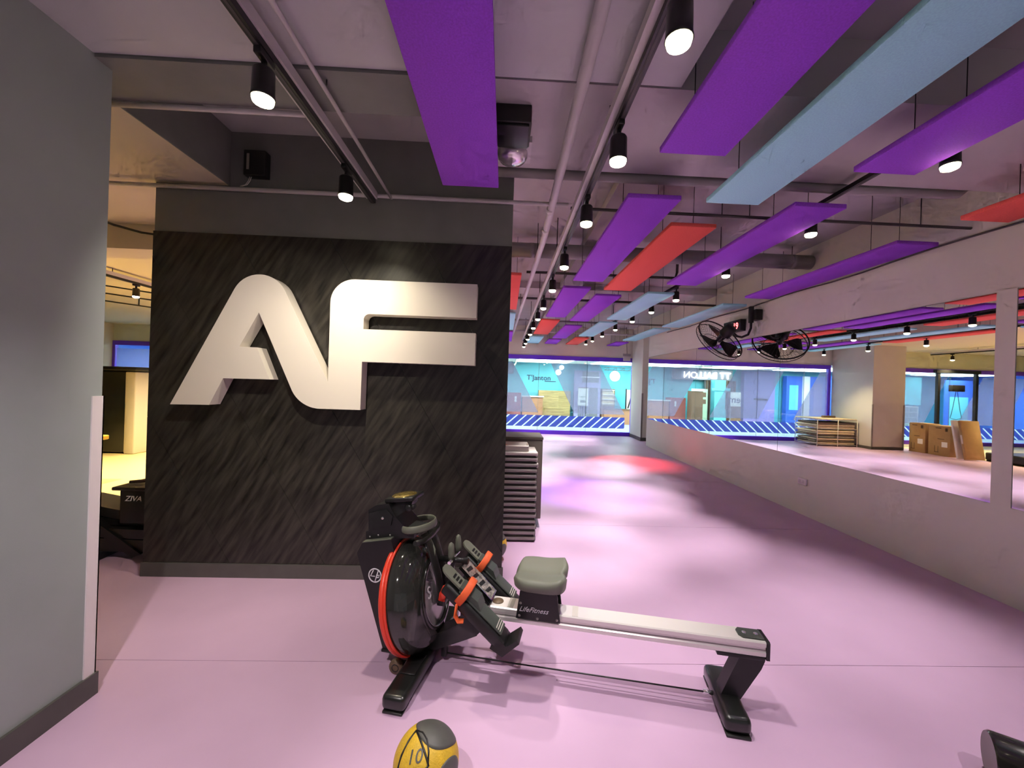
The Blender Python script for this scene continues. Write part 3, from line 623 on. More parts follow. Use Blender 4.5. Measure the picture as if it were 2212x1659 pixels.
sp.build('cage_wires', 'black_metal', t)['kind'] = 'stuff'
for i in range(3):
    bl = MB(); vs_ = []; A0 = 2 * math.pi * i / 3 + 0.4
    for j in range(6):
        rr = 0.05 + (FR * 0.86 - 0.05) * j / 5; half = 0.30 + 0.28 * math.sin(j / 5 * 2.6)
        for a, z in ((A0 - half, 0.02), (A0 + half, 0.07)): vs_.append(MF @ Vector((rr * math.cos(a), rr * math.sin(a), z)))
    lo_ = [p - MF.to_3x3() @ Vector((0, 0, 0.004)) for p in vs_]
    fs_ = [(2 * j, 2 * j + 1, 2 * j + 3, 2 * j + 2) for j in range(5)]; n_ = len(vs_)
    bl.add(vs_ + lo_, fs_ + [tuple(k + n_ for k in f) for f in fs_] + [(0, 1, 1 + n_, n_), (n_ - 2, n_ - 1, 2 * n_ - 1, 2 * n_ - 2)], True).build('blade', 'black_plastic', t)
MB().lathe([(0.0005, -0.26), (0.075, -0.255), (0.09, -0.22), (0.09, -0.09), (0.06, -0.07), (0.045, 0.02), (0.04, 0.05), (0.0005, 0.06)], MF, 20).build('motor', 'black_plastic', t)
mb_ = FC - FN * 0.20
MB().tube([tuple(mb_), tuple(mb_ + Vector((0.10, -0.03, -0.10))), (3.60, 5.98, 2.38), (3.68, 5.95, 2.42), (3.72, 5.95, 2.52), (3.72, 5.95, 2.83)], 0.018, 10).build('arm', 'black_metal', t)
MB().rbox(3.74, WX - 0.001, 5.87, 6.03, 2.64, 2.80, 0.008).build('wall_mount', 'black_plastic', t)
MB().rbox(3.69, 3.75, 5.93, 5.98, 2.60, 2.85, 0.006).build('bracket', 'black_plastic', t)
t = thing('interval_timer', (3.80, 6.62, 2.43), 'black wall timer with red digits behind the fan', 'timer', world=True)
MB().rbox(3.76, WX - 0.001, 6.29, 6.79, 2.53, 2.72, 0.006).build('case', 'black_plastic', t)
MT = Matrix(((0, 0, -1, 3.758), (-1, 0, 0, 6.92), (0, 1, 0, 2.50), (0, 0, 0, 1)))
text_mb('19', 0.15, 0, 0.003, Matrix(((0, 0, -1, 3.758), (-1, 0, 0, 6.50), (0, 1, 0, 2.57), (0, 0, 0, 1)))).build('digits', 'led_red', t)
for i in range(3): MB().rbox(3.756, 3.7595, 6.54 + i * 0.075, 6.57 + i * 0.075, 2.60, 2.65, 0.001, 1).build('indicator', 'led_amber', t)

# ------------------------------------------------------------------ rowing machine (local: x toward the rear foot, y away from the camera)
rw = thing('rowing_machine', (-0.39, 2.25, 0), 'water rowing machine with black frame, red ringed tank and silver rail', 'rowing machine', rz=R(-12.2))
def P(mb, n, m, par=rw): return mb.build(n, m, par)
# front foot
ff = P(MB().rbox(-0.058, 0.058, -0.40, 0.40, 0.012, 0.082, 0.022, 3), 'front_foot', 'satin_black')
P(MB().rbox(-0.04, 0.04, -0.25, -0.10, 0.0822, 0.0875, 0.002, 1), 'foot_plate', 'black_metal', ff)
for y_ in (-0.36, 0.36): P(MB().rbox(-0.05, 0.05, y_ - 0.04, y_ + 0.04, 0.0, 0.0118, 0.004), 'rubber_pad', 'black_rubber', ff)
for y_ in (-0.15, 0.15):
    wl = P(MB().lathe([(0.0005, 0.018), (0.03, 0.018), (0.038, 0.012), (0.038, -0.012), (0.03, -0.018), (0.0005, -0.018)], frame_from((-0.105, y_, 0.04), (0, 1, 0)), 24), 'wheel', 'wheel_brown')
    P(MB().torus(0.018, 0.0025, frame_from((-0.105, y_ - 0.0185, 0.04), (0, 1, 0)), 20, 6), 'hub_ring', 'black_metal', wl)
    P(MB().rbox(-0.12, -0.055, y_ + 0.0195, y_ + 0.03, 0.025, 0.06, 0.004), 'axle_bracket', 'black_metal')
# spine and front post
P(MB().prism([(-0.03, 0.082), (-0.03, 0.125), (0.03, 0.15), (0.23, 0.262), (0.30, 0.262), (0.30, 0.195), (0.24, 0.165), (0.07, 0.085)], -0.05, 0.05), 'spine', 'satin_black')
P(MB().prism([(0.205, 0.235), (0.205, 0.40), (0.27, 0.46), (0.36, 0.37), (0.36, 0.262), (0.30, 0.20)], -0.052, 0.052), 'front_post', 'black_metal')
P(MB().rbox(0.09, 0.12, -0.02, 0.02, 0.03, 0.10, 0.006), 'cord_anchor', 'black_metal')
# tilted tank assembly
TA = R(-11.0)
MTk = Matrix.Translation((-0.107, 0, 0.352)) @ Matrix.Rotation(R(90) + TA, 4, 'Y')   # local z -> rower x, tilted up
tk = P(MB().lathe([(0.29, 0.0), (0.296, 0.03), (0.29, 0.07), (0.262, 0.115), (0.215, 0.15), (0.185, 0.158)], MTk, 48), 'tank', 'tank')
P(MB().lathe([(0.187, 0.150), (0.187, 0.163), (0.172, 0.166), (0.165, 0.158), (0.165, 0.14), (0.187, 0.14)], MTk, 48), 'tank_rim', 'glossy_black', tk)
P(MB().lathe([(0.1655, 0.146), (0.12, 0.158), (0.06, 0.166), (0.0005, 0.168)], MTk, 40), 'tank_lid', 'tank_disc', tk)
P(MB().torus(0.288, 0.017, MTk @ Matrix.Translation((0, 0, -0.012)), 64, 10), 'red_ring', 'red_rubber', tk)['label'] = 'red rubber ring around the tank'
P(MB().torus(0.300, 0.007, MTk @ Matrix.Translation((0, 0, 0.010)), 64, 8), 'outer_seam', 'red_rubber', tk)
for i in range(3):
    a = R(20 + 60 * i)
    P(MB().prism([(-0.24, -0.02), (0.24, -0.02), (0.24, 0.02), (-0.24, 0.02)], 0.04, 0.05, 'XY', MTk @ Matrix.Rotation(a, 4, 'Z')), 'paddle', 'step_grey', tk)
P(text_mb('S', 0.09, 0, 0.003, MTk @ Matrix.Translation((-0.01, -0.125, 0.163)) @ Matrix.Rotation(R(90), 4, 'Z')), 'print_mark', 'white_print', tk)
# housing behind the tank
hz = P(MB().prism([(-0.375, 0.595), (-0.345, 0.655), (-0.175, 0.69), (-0.15, 0.60), (-0.045, 0.09), (-0.20, 0.085)], -0.12, 0.12), 'housing', 'black_plastic')
P(MB().prism([(-0.372, 0.60), (-0.343, 0.66), (-0.178, 0.694), (-0.175, 0.686), (-0.34, 0.653), (-0.366, 0.598)], -0.118, 0.118), 'top_cover', 'grey_green', hz)
ML = lambda x, z, y: Matrix(((1, 0, 0, x), (0, 0, -1, y), (0, 1, 0, z), (0, 0, 0, 1)))
P(MB().torus(0.036, 0.0035, frame_from((-0.262, -0.1215, 0.487), (0, -1, 0)), 32, 6), 'logo_ring', 'white_print', hz)
P(MB().tube([(-0.272, -0.1215, 0.515), (-0.288, -0.1215, 0.482), (-0.262, -0.1215, 0.482)], 0.003, 6), 'logo_stroke', 'white_print', hz)
P(MB().tube([(-0.262, -0.1215, 0.452), (-0.242, -0.1215, 0.520)], 0.003, 6), 'logo_stroke', 'white_print', hz)
P(MB().tube([(-0.251, -0.1215, 0.486), (-0.236, -0.1215, 0.492), (-0.24, -0.1215, 0.478), (-0.254, -0.1215, 0.476)], 0.003, 6), 'logo_stroke', 'white_print', hz)
P(MB().rbox(-0.21, -0.03, -0.13, 0.13, 0.083, 0.10, 0.006), 'base_plate', 'black_metal')
# bracket tower, monitor arm, display
bk = P(MB().prism([(-0.345, 0.645), (-0.345, 0.705), (-0.33, 0.71), (-0.335, 0.825), (-0.29, 0.855), (-0.215, 0.87), (-0.17, 0.80), (-0.10, 0.735), (-0.06, 0.715), (-0.06, 0.695), (-0.16, 0.685)], -0.085, 0.085), 'bracket', 'black_plastic')
P(MB().prism([(-0.31, 0.73), (-0.325, 0.81), (-0.225, 0.842), (-0.185, 0.805), (-0.195, 0.755), (-0.295, 0.728)], -0.092, -0.0855), 'side_cover', 'satin_black', bk)
P(MB().lathe([(0.0005, 0.002), (0.007, 0.002), (0.008, 0.0)], frame_from((-0.245, -0.0925, 0.79), (0, -1, 0)), 14), 'screw', 'chrome', bk)
for q in ((-0.32, 0.68), (-0.27, 0.692), (-0.20, 0.70)):
    P(MB().lathe([(0.0005, 0.002), (0.0045, 0.002), (0.005, 0.0)], frame_from((q[0], -0.0855, q[1]), (0, -1, 0)), 10), 'screw', 'chrome', bk)
ar = P(MB().tube([(-0.33, 0, 0.815), (-0.28, 0, 0.848), (-0.2, 0, 0.865), (-0.10, 0, 0.868)], 0.016, 10, None, True, (2.6, 0.7)), 'monitor_arm', 'black_plastic')
MD = Matrix.Translation((-0.16, 0, 0.878)) @ Matrix.Rotation(R(-8), 4, 'Y')
ds = P(MB().rbox(-0.085, 0.085, -0.075, 0.075, 0.0, 0.024, 0.006, 2, MD), 'display', 'black_plastic')
P(MB().lathe([(0.075, 0.0243), (0.066, 0.03), (0.03, 0.034), (0.0005, 0.035)], MD @ Matrix.Diagonal((0.95, 0.9, 1, 1)), 24), 'screen_lens', 'amber_screen', ds)
P(MB().lathe([(0.0005, 0.012), (0.017, 0.012), (0.02, 0.008), (0.02, -0.008), (0.017, -0.012), (0.0005, -0.012)], frame_from((-0.11, -0.05, 0.845), (0, 1, 0)), 18), 'hinge_knob', 'black_rubber', ar)
P(MB().lathe([(0.0005, 0.012), (0.012, 0.012), (0.014, -0.012), (0.0005, -0.012)], frame_from((-0.085, -0.05, 0.855), (0, 1, 0)), 14), 'hinge_knob', 'black_rubber', ar)
# handle cradle: an open oval band
pth = [(-0.07 + 0.09 * math.cos(a), 0.11 * math.sin(a), 0.745 + 0.012 * math.cos(a)) for a in [R(-150 + 300 * i / 24) for i in range(25)]]
hc = P(MB().tube(pth, 0.017, 8, None, True, (0.35, 1.15)), 'handle_cradle', 'grey_green')
P(MB().prism([(-0.13, 0.715), (-0.12, 0.745), (-0.02, 0.735), (-0.06, 0.70)], -0.05, 0.05), 'cradle_web', 'dark_green', hc)
# handle and pull straps hanging in front of the tank
hd = P(MB().tube([(-0.02, -0.16, 0.70), (0.0, -0.10, 0.69), (0.005, 0, 0.685), (0.0, 0.10, 0.69), (-0.02, 0.16, 0.70)], 0.014, 10), 'handle', 'black_rubber')
for y_, x_ in ((-0.045, 0.0), (0.035, 0.0)):
    P(MB().tube([(-0.02, y_, 0.71), (0.02, y_ - 0.012, 0.66), (0.052, y_ - 0.02, 0.58), (0.078, y_ - 0.02, 0.50), (0.090, y_ - 0.015, 0.42), (0.088, y_ - 0.012, 0.36)], 0.019, 8, None, True, (1.5, 0.35)), 'pull_strap', 'black_rubber', hd)
P(MB().tube([(0.0, -0.02, 0.69), (0.045, -0.045, 0.63), (0.05, -0.06, 0.58), (0.03, -0.055, 0.585), (0.02, -0.04, 0.63)], 0.006, 6), 'strap_loop', 'grey_green', hd)
P(MB().rbox(0.07, 0.115, -0.06, 0.03, 0.33, 0.365, 0.008), 'strap_clip', 'black_plastic', hd)
P(MB().tube([(0.16, -0.10, 0.47), (0.135, -0.10, 0.455), (0.118, -0.10, 0.42), (0.112, -0.10, 0.385)], 0.016, 8, None, True, (0.3, 1.2)), 'loose_strap', 'red_rubber')
# cross bar with grips in front of the foot plates
cb = P(MB().tube([(0.06, 0, 0.565), (0.225, 0, 0.565)], 0.016, 10), 'grip_beam', 'black_metal')
P(MB().prism([(0.09, 0.36), (0.115, 0.56), (0.15, 0.56), (0.125, 0.36)], -0.012, 0.012), 'grip_post', 'black_metal', cb)
for y_ in (-0.02, 0.10):
    P(MB().tube([(0.135, y_, 0.575), (0.132, y_, 0.60), (0.13, y_, 0.64), (0.13, y_, 0.658), (0.13, y_, 0.667)], [0.017, 0.018, 0.017, 0.013, 0.004], 12), 'grip', 'grey_green', cb)
P(MB().tube([(0.135, -0.06, 0.57), (0.135, 0.13, 0.57)], 0.010, 8), 'grip_rod', 'chrome', cb)
# foot plates
FA = R(40)
def foot(y0):
    M = Matrix.Translation((0.185, y0, 0.545)) @ Matrix.Rotation(FA, 4, 'Y')      # local x runs down the plate
    f = P(MB().rbox(0.0, 0.40, -0.058, 0.058, -0.06, 0.0, 0.012, 2, M), 'foot_tray', 'black_plastic')
    P(MB().rbox(0.07, 0.36, -0.046, 0.046, 0.0005, 0.014, 0.006, 2, M), 'foot_pad', 'dark_green', f)
    P(MB().prism([(0.06, 0.0145), (0.06, 0.028), (0.17, 0.040), (0.21, 0.018), (0.21, 0.0145)], -0.044, 0.044, 'XZ', M), 'heel_wedge', 'dark_green', f)
    P(MB().prism([(-0.03 - 0.04 * math.sin(R(a)), 0.042 * math.cos(R(a))) for a in range(0, 181, 20)] + [(0.075, -0.042), (0.075, 0.042)], 0.0146, 0.024, 'XY', M), 'size_tab', 'grey_green', f)
    for i in range(3): P(MB().box(0.0 + 0.02 * i, 0.012 + 0.02 * i, -0.02, 0.02, 0.0242, 0.0262, M), 'size_mark', 'black_metal', f)
    P(MB().prism([(0.36, -0.075), (0.43, -0.06), (0.445, 0.05), (0.425, 0.055), (0.41, -0.01), (0.36, -0.005)], -0.058, 0.058, 'XZ', M), 'toe_stop', 'black_plastic', f)
    for i in range(3): P(MB().box(0.318 + 0.012 * i, 0.322 + 0.012 * i, -0.04, 0.04, 0.0142, 0.0150, M), 'grip_line', 'step_cream', f)
    st = [(0.10, -0.066, -0.03), (0.10, -0.068, 0.02), (0.095, -0.052, 0.062), (0.09, 0.0, 0.082), (0.095, 0.052, 0.062), (0.10, 0.068, 0.02), (0.10, 0.066, -0.03)]
    P(MB().tube(st, 0.020, 8, M, True, (0.13, 1.0) if False else (1.0, 0.13)), 'foot_strap', 'orange_strap', f)
    P(MB().tube([(0.10, -0.066, -0.03), (0.13, -0.072, -0.075), (0.16, -0.066, -0.09), (0.18, -0.062, -0.07)], 0.018, 8, M, True, (1.0, 0.2)), 'strap_tail', 'orange_strap', f)
    return f
foot(-0.165); foot(0.165)
Mc = Matrix.Translation((0.20, 0, 0.555)) @ Matrix.Rotation(R(43), 4, 'Y')
cp = P(MB().box(0.0, 0.235, -0.052, 0.052, -0.012, 0.0, Mc), 'centre_plate', 'steel_plate')
for a, b, c, d in ((0, 0.235, -0.055, -0.049), (0, 0.235, 0.049, 0.055), (-0.004, 0.004, -0.055, 0.055), (0.231, 0.239, -0.055, 0.055)):
    P(MB().box(a, b, c, d, -0.014, 0.004, Mc), 'plate_edge', 'chrome', cp)
for i in range(4): P(MB().prism([(0.03 + i * 0.05, -0.03), (0.05 + i * 0.05, -0.03 + 0.012 * (i % 2)), (0.062 + i * 0.05, 0.03), (0.04 + i * 0.05, 0.032)], 0.0002, 0.0016, 'XY', Mc), 'plate_print', 'black_metal', cp)
P(MB().rbox(0.17, 0.30, -0.11, 0.11, 0.40, 0.44, 0.008), 'foot_crossbar', 'black_metal')
# rail
rl = P(MB().prism([(-0.055, 0.300), (-0.055, 0.318), (-0.050, 0.322), (-0.050, 0.340), (-0.055, 0.344), (-0.055, 0.362), (-0.050, 0.368), (0.050, 0.368), (0.055, 0.362), (0.055, 0.30), (0.045, 0.293), (-0.045, 0.293)], 0.355, 1.712, 'YZ'), 'rail', 'aluminium')
P(MB().prism([(-0.058, 0.285), (-0.058, 0.365), (-0.05, 0.371), (0.05, 0.371), (0.058, 0.365), (0.058, 0.285)], 1.7125, 1.728, 'YZ'), 'end_cap', 'black_plastic', rl)
ep = P(MB().prism([(1.60, -0.02), (1.615, -0.04), (1.71, -0.04), (1.71, 0.04), (1.615, 0.04), (1.60, 0.02)], 0.3682, 0.374, 'XY'), 'end_plate', 'dark_green', rl)
for x_ in (1.632, 1.685): P(MB().lathe([(0.011, 0.0), (0.010, 0.003), (0.0005, 0.0035)], Matrix.Translation((x_, 0.0, 0.3742)), 14), 'bolt', 'chrome', rl)
P(MB().lathe([(0.030, 0.0), (0.029, 0.004), (0.0005, 0.0045)], Matrix.Translation((0.40, 0.0, 0.3682)), 20), 'rail_stopper', 'wheel_brown', rl)
for x_ in (0.46, 0.80): P(MB().box(x_, x_ + 0.03, -0.049, 0.049, 0.3681, 0.3695), 'scale_sticker', 'step_cream', rl)
for y_ in (-0.0505, ): P(MB().box(0.36, 1.71, -0.0512, -0.0501, 0.326, 0.331), 'groove', 'step_grey', rl)
# seat carriage
for s_ in (-1, 1):
    cr = P(MB().prism([(0.512, 0.335), (0.530, 0.478), (0.722, 0.478), (0.742, 0.335)], s_ * 0.062, s_ * 0.074), 'carriage_plate', 'black_plastic')
    for q in ((0.53, 0.35), (0.625, 0.345), (0.725, 0.35), (0.535, 0.415)):
        P(MB().lathe([(0.007, 0.0), (0.006, 0.002), (0.0005, 0.0025)], frame_from((q[0], s_ * 0.0741, q[1]), (0, s_, 0)), 10), 'rivet', 'step_grey', cr)
    if s_ < 0:
        P(text_mb('LifeFitness', 0.036, 0.45, 0.002, ML(0.527, 0.375, -0.0752)), 'brand_print', 'white_print', cr)
        P(MB().box(0.555, 0.685, -0.0748, -0.0741, 0.44, 0.472), 'slot', 'black_metal', cr)
P(MB().box(0.53, 0.72, -0.0619, 0.0619, 0.455, 0.5145), 'carriage_top', 'black_plastic')
for x_ in (0.56, 0.70): P(MB().tube([(x_, -0.06, 0.39), (x_, 0.06, 0.39)], 0.021, 12), 'roller', 'black_rubber')
# contoured seat
def seat_mesh():
    mb = MB(); nx_, ny_ = 26, 30; top = []; bot = []
    x0, x1, y0, y1 = 0.492, 0.772, -0.165, 0.165
    for i in range(nx_ + 1):
        for j in range(ny_ + 1):
            u = -1 + 2 * i / nx_; v = -1 + 2 * j / ny_
            # squircle mapping
            uu = u * math.sqrt(max(0, 1 - 0.30 * v * v * v * v)); vv = v * math.sqrt(max(0, 1 - 0.42 * u * u * u * u * (1 if u < 0 else 0.6)))
            e = max(abs(u), abs(v)); edge = max(0.0, (e - 0.80) / 0.20)
            z = 0.562 + 0.014 * (v * v) + 0.018 * max(0, -u) ** 1.5 * 0 + 0.020 * max(0, u) ** 2 - 0.012 * math.exp(-(v * 3) ** 2) - 0.026 * edge ** 3
            notch = 0.02 * math.exp(-((v) * 4.0) ** 2) if u > 0.6 else 0
            x = (x0 + x1) / 2 + uu * (x1 - x0) / 2 - notch * max(0, (u - 0.6) / 0.4)
            top.append((x, (y0 + y1) / 2 + vv * (y1 - y0) / 2, z))
            k_ = 0.965 if e > 0.99 else 1
            bot.append(((x0 + x1) / 2 + (x - (x0 + x1) / 2) * 0.97, vv * (y1 - y0) / 2 * 0.97, 0.515 + 0.004 * edge))
    W = ny_ + 1; n = len(top)
    fs = [(i * W + j, i * W + j + 1, (i + 1) * W + j + 1, (i + 1) * W + j) for i in range(nx_) for j in range(ny_)]
    fb = [tuple(k + n for k in reversed(f)) for f in fs]
    rim = [j for j in range(W)] + [i * W + ny_ for i in range(1, nx_ + 1)] + [nx_ * W + j for j in range(ny_ - 1, -1, -1)] + [i * W for i in range(nx_ - 1, 0, -1)]
    fr = [(rim[i], rim[(i + 1) % len(rim)], rim[(i + 1) % len(rim)] + n, rim[i] + n) for i in range(len(rim))]
    mb.add(top + bot, fs + fb + fr, True); return mb
P(seat_mesh(), 'seat', 'grey_green')
# rear leg and foot
P(MB().rbox(1.50, 1.715, -0.045, 0.045, 0.272, 0.2928, 0.004), 'rear_bracket', 'black_plastic')
P(MB().prism([(1.60, 0.272), (1.715, 0.272), (1.70, 0.23), (1.605, 0.06), (1.515, 0.06)], -0.04, 0.04), 'rear_leg', 'black_plastic')
rf = P(MB().rbox(1.50, 1.615, -0.185, 0.185, 0.012, 0.085, 0.024, 3), 'rear_foot', 'satin_black')
for y_ in (-0.15, 0.15): P(MB().rbox(1.505, 1.61, y_ - 0.04, y_ + 0.04, 0.0, 0.0118, 0.004), 'rubber_pad', 'black_rubber', rf)
cd = P(MB().tube([(0.10, 0, 0.045), (0.5, 0, 0.045), (1.0, 0, 0.05), (1.46, 0, 0.055)], 0.0038, 8), 'tension_cord', 'black_rubber')
P(MB().tube([(1.455, 0, 0.055), (1.50, 0, 0.055)], 0.010, 10), 'cord_socket', 'chrome', cd)
P(MB().lathe([(0.0005, 0.004), (0.022, 0.003), (0.022, -0.003), (0.0005, -0.004)], frame_from((1.43, 0, 0.055), (1, 0, 0)), 16), 'cord_washer', 'black_rubber', cd)

# ------------------------------------------------------------------ balls and foam roller
def dirs(center, eye=(0, 0, CAM_H)):
    v = (Vector(eye) - Vector(center)).normalized(); rgt = Vector((0, 0, 1)).cross(v).normalized(); upv = v.cross(rgt); return v, rgt, upv
def cap(mb, c, r, axis, ang, thick=0.0012, n=36, rings=8, wob=0.0):
    M = frame_from(c, axis); vs = [M @ Vector((0, 0, r + thick))]; fs = []
    for i in range(1, rings + 1):
        for k in range(n):
            a = R(ang) * i / rings * (1 + wob * math.sin(3 * 2 * math.pi * k / n))
            vs.append(M @ Vector(((r + thick) * math.sin(a) * math.cos(2 * math.pi * k / n), (r + thick) * math.sin(a) * math.sin(2 * math.pi * k / n), (r + thick) * math.cos(a))))
    fs += [(0, 1 + k, 1 + (k + 1) % n) for k in range(n)]
    for i in range(rings - 1):
        for k in range(n): fs.append((1 + i * n + k, 1 + (i + 1) * n + k, 1 + (i + 1) * n + (k + 1) % n, 1 + i * n + (k + 1) % n))
    o = len(vs)
    for k in range(n):
        p = Vector(vs[1 + (rings - 1) * n + k]); q = Vector(c) + (p - Vector(c)).normalized() * (r - 0.001); vs.append(q)
    for k in range(n): fs.append((1 + (rings - 1) * n + k, o + k, o + (k + 1) % n, 1 + (rings - 1) * n + (k + 1) % n))
    return mb.add(vs, fs, True)
def ball(c, r, label, name='medicine_ball', full=True):
    t = thing(name, (c[0], c[1], 0), label, 'ball', 'yellow and grey medicine balls', world=True)
    bm = bmesh.new(); bmesh.ops.create_uvsphere(bm, u_segments=48, v_segments=32, radius=r)
    MB().bm(bm, Matrix.Translation(c), True).build('ball_skin', 'ball_yellow', t)
    v, rgt, upv = dirs(c)
    D = lambda a, b: (rgt * a + upv * b + v * math.sqrt(max(0.0, 1 - a * a - b * b))).normalized()
    cap(MB(), c, r, D(0.36, 0.80), 42, wob=0.05).build('grey_patch', 'ball_grey', t)
    cap(MB(), c, r, D(0.70, -0.45), 29, wob=0.03).build('grey_patch', 'ball_grey', t)
    cap(MB(), c, r, D(-0.75, -0.55), 22).build('grey_patch', 'ball_grey', t)
    cap(MB(), c, r, -D(0.2, 0.3), 34).build('grey_patch', 'ball_grey', t)
    def line(pts, w=0.004): return MB().tube([Vector(c) + D(a, b) * (r + 0.0008) for a, b in pts], w, 6)
    line([(-0.33, 0.73), (-0.55, 0.50), (-0.72, 0.22), (-0.82, -0.10), (-0.86, -0.40)]).build('black_line', 'black_rubber', t)
    line([(-0.33, 0.73), (-0.20, 0.50), (-0.08, 0.25), (0.03, 0.0), (0.06, -0.10), (0.0, -0.16), (-0.25, -0.22), (-0.55, -0.30)]).build('black_line', 'black_rubber', t)
    line([(-0.33, 0.73), (-0.14, 0.66), (0.0, 0.48), (0.06, 0.2), (0.05, -0.05)], 0.0032).build('black_line', 'black_rubber', t)
    def wrap(p): return Vector(c) + D(-0.58 + p.x, -0.02 + p.y) * (r + 0.0022 + p.z)
    text_mb('10', 0.46, 0.2, 0.0006, None, 'LEFT', wrap).build('number_print', 'ball_grey', t)
    return t
ball((-0.25, 1.508, 0.121), 0.121, 'yellow and grey medicine ball at the bottom edge of the picture')
ball((-0.068, 3.52, 0.13), 0.13, 'yellow and grey medicine ball half hidden behind the logo wall')
c0 = Vector((2.02, 1.555, 0.095)); ax = Vector((0.80, -0.60, 0)).normalized()
t = thing('foam_roller', tuple((c0.x, c0.y, 0)), 'glossy black roller in the lower right picture corner', 'foam roller', world=True)
MR = frame_from(c0, ax)
MB().lathe([(0.088, 0.0), (0.095, 0.008), (0.095, 0.49), (0.088, 0.50)], MR, 40).build('roller_body', 'glossy_black', t)
for z in (0.0, 0.50): MB().lathe([(0.0885, z), (0.03, z + (0.004 if z == 0 else -0.004)), (0.0005, z + (0.004 if z == 0 else -0.004))], MR, 32).build('end_cap', 'step_grey', t)

# ------------------------------------------------------------------ stack of aerobic steps behind the logo wall
N_STEP = 16; PITCH = 0.0555
def step_obj(i):
    z = i * PITCH
    o = thing('aerobic_step', (-0.2, 4.08, z), '', 'aerobic step', 'stacked aerobic steps', world=True)
    cream = i == N_STEP - 1
    dx = random.uniform(-0.006, 0.006)
    MB().rbox(-0.74 + dx, 0.345 + dx, 3.905, 4.26, z + 0.018, z + 0.052, 0.008, 2).build('deck', 'step_cream' if cream else 'step_grey', o)
    MB().box(-0.70 + dx, -0.02 + dx, 3.925, 4.24, z + 0.001, z + 0.0179).build('skirt', 'step_dark', o)
    MB().box(0.0 + dx, 0.33 + dx, 3.93, 4.24, z + 0.001, z + 0.0179).build('skirt', 'step_dark', o)
    MB().rbox(0.33 + dx, 0.352 + dx, 3.94, 4.0, z + 0.006, z + 0.046, 0.004, 1).build('end_clip', 'step_cream' if i > 12 else 'step_dark', o)
    return o
nm = ['lowest', 'second', 'third', 'fourth', 'fifth', 'sixth', 'seventh', 'eighth', 'ninth', 'tenth', 'eleventh', 'twelfth', 'thirteenth', 'fourteenth', 'fifteenth']
for i in range(N_STEP):
    o = step_obj(i)
    o['label'] = 'cream aerobic step on top of the stack beside the logo wall' if i == N_STEP - 1 else '%s dark grey aerobic step%s in the stack beside the logo wall' % (nm[i], '' if i == 0 else ' from the floor')
zt = N_STEP * PITCH
o = thing('step_platform', (-0.2, 4.05, zt), 'cream trough shaped platform lying on the step stack', 'step platform', world=True)
MB().prism([(3.93, zt - 0.002), (3.92, zt + 0.05), (3.95, zt + 0.055), (4.0, zt + 0.02), (4.16, zt + 0.02), (4.2, zt + 0.055), (4.24, zt + 0.05), (4.22, zt - 0.002)], -0.72, 0.25, 'YZ').build('tray', 'step_cream', o)
MB().box(0.2501, 0.256, 3.93, 4.23, zt, zt + 0.05).build('end_plate', 'step_cream', o)
o = thing('towel', (-0.1, 4.08, zt + 0.02), 'small brown and white crumpled towel on the platform', 'towel', world=True)
tb = MB(); tv = []
for i in range(13):
    for j in range(7):
        tv.append((-0.22 + 0.025 * i, 4.01 + 0.022 * j, zt + 0.026 + 0.028 * abs(math.sin(i * 1.1 + j * 0.6)) * math.sin(math.pi * i / 12)))
nv = len(tv); tv += [(a, b, c_ - 0.004) for a, b, c_ in tv]
f1 = [(i * 7 + j, i * 7 + j + 1, (i + 1) * 7 + j + 1, (i + 1) * 7 + j) for i in range(12) for j in range(6)]
tb.add(tv, f1 + [tuple(k + nv for k in reversed(f)) for f in f1], True).build('cloth', 'shop_orange', o)
B(-0.10, -0.02, 4.02, 4.12, zt + 0.0605, zt + 0.062).build('stripe', 'step_cream', o)
o = thing('storage_cabinet', (-0.15, 4.53, 0), 'dark brown storage cabinet behind the step stack', 'cabinet', world=True)
MB().rbox(-0.75, 0.43, 4.30, 4.75, 0.10, 0.955, 0.006, 1).build('body', 'cabinet_brown', o)
B(-0.755, 0.435, 4.295, 4.755, 0.9555, 0.98).build('top', 'cabinet_brown', o)
for x in (-0.70, 0.33):
    for y in (4.34, 4.66): B(x, x + 0.05, y, y + 0.05, 0.0, 0.0995).build('leg', 'guard_white', o)
for x in (-0.74, -0.155): B(x, x + 0.57, 4.7505, 4.765, 0.12, 0.94).build('door', 'cabinet_brown', o)

# ------------------------------------------------------------------ things seen in the mirror by the far column
o = thing('wire_rack', (-2.2, 11.95, 0), 'white wire rack of mats beside the far column, seen in the mirror', 'rack', world=True)
for x in (-2.84, -2.25, -1.62):
    for y in (11.5, 12.4): MB().tube([(x, y, 0.0), (x, y, 0.795)], 0.01, 6).build('post', 'wire_white', o)
for z in (0.05, 0.28, 0.52, 0.79):
    for y in (11.5, 12.4): MB().tube([(-2.84, y, z), (-1.62, y, z)], 0.007, 6).build('rail', 'wire_white', o)
    for x in (-2.84, -2.6, -2.36, -2.1, -1.86, -1.62): MB().tube([(x, 11.5, z), (x, 12.4, z)], 0.006, 6).build('cross_wire', 'wire_white', o)
ml = ['bottom', 'middle', 'top']
for k_, z in enumerate((0.06, 0.29, 0.53)):
    for j in range(3):
        zz = z + j * 0.062
        o = MB().rbox(-2.80, -1.66 + 0.05 * ((j + k_) % 2), 11.53, 12.37, zz, zz + 0.055, 0.02, 2).build('exercise_mat', ['mat_cream', 'mat_dark', 'mat_cream'][(j + k_) % 3])
        tag(o, '%s mat, %s layer of the %s shelf in the wire rack' % (['cream', 'dark brown', 'cream'][(j + k_) % 3], ['lowest', 'middle', 'uppermost'][j], ml[k_]), 'exercise mat', 'mats in the wire rack')
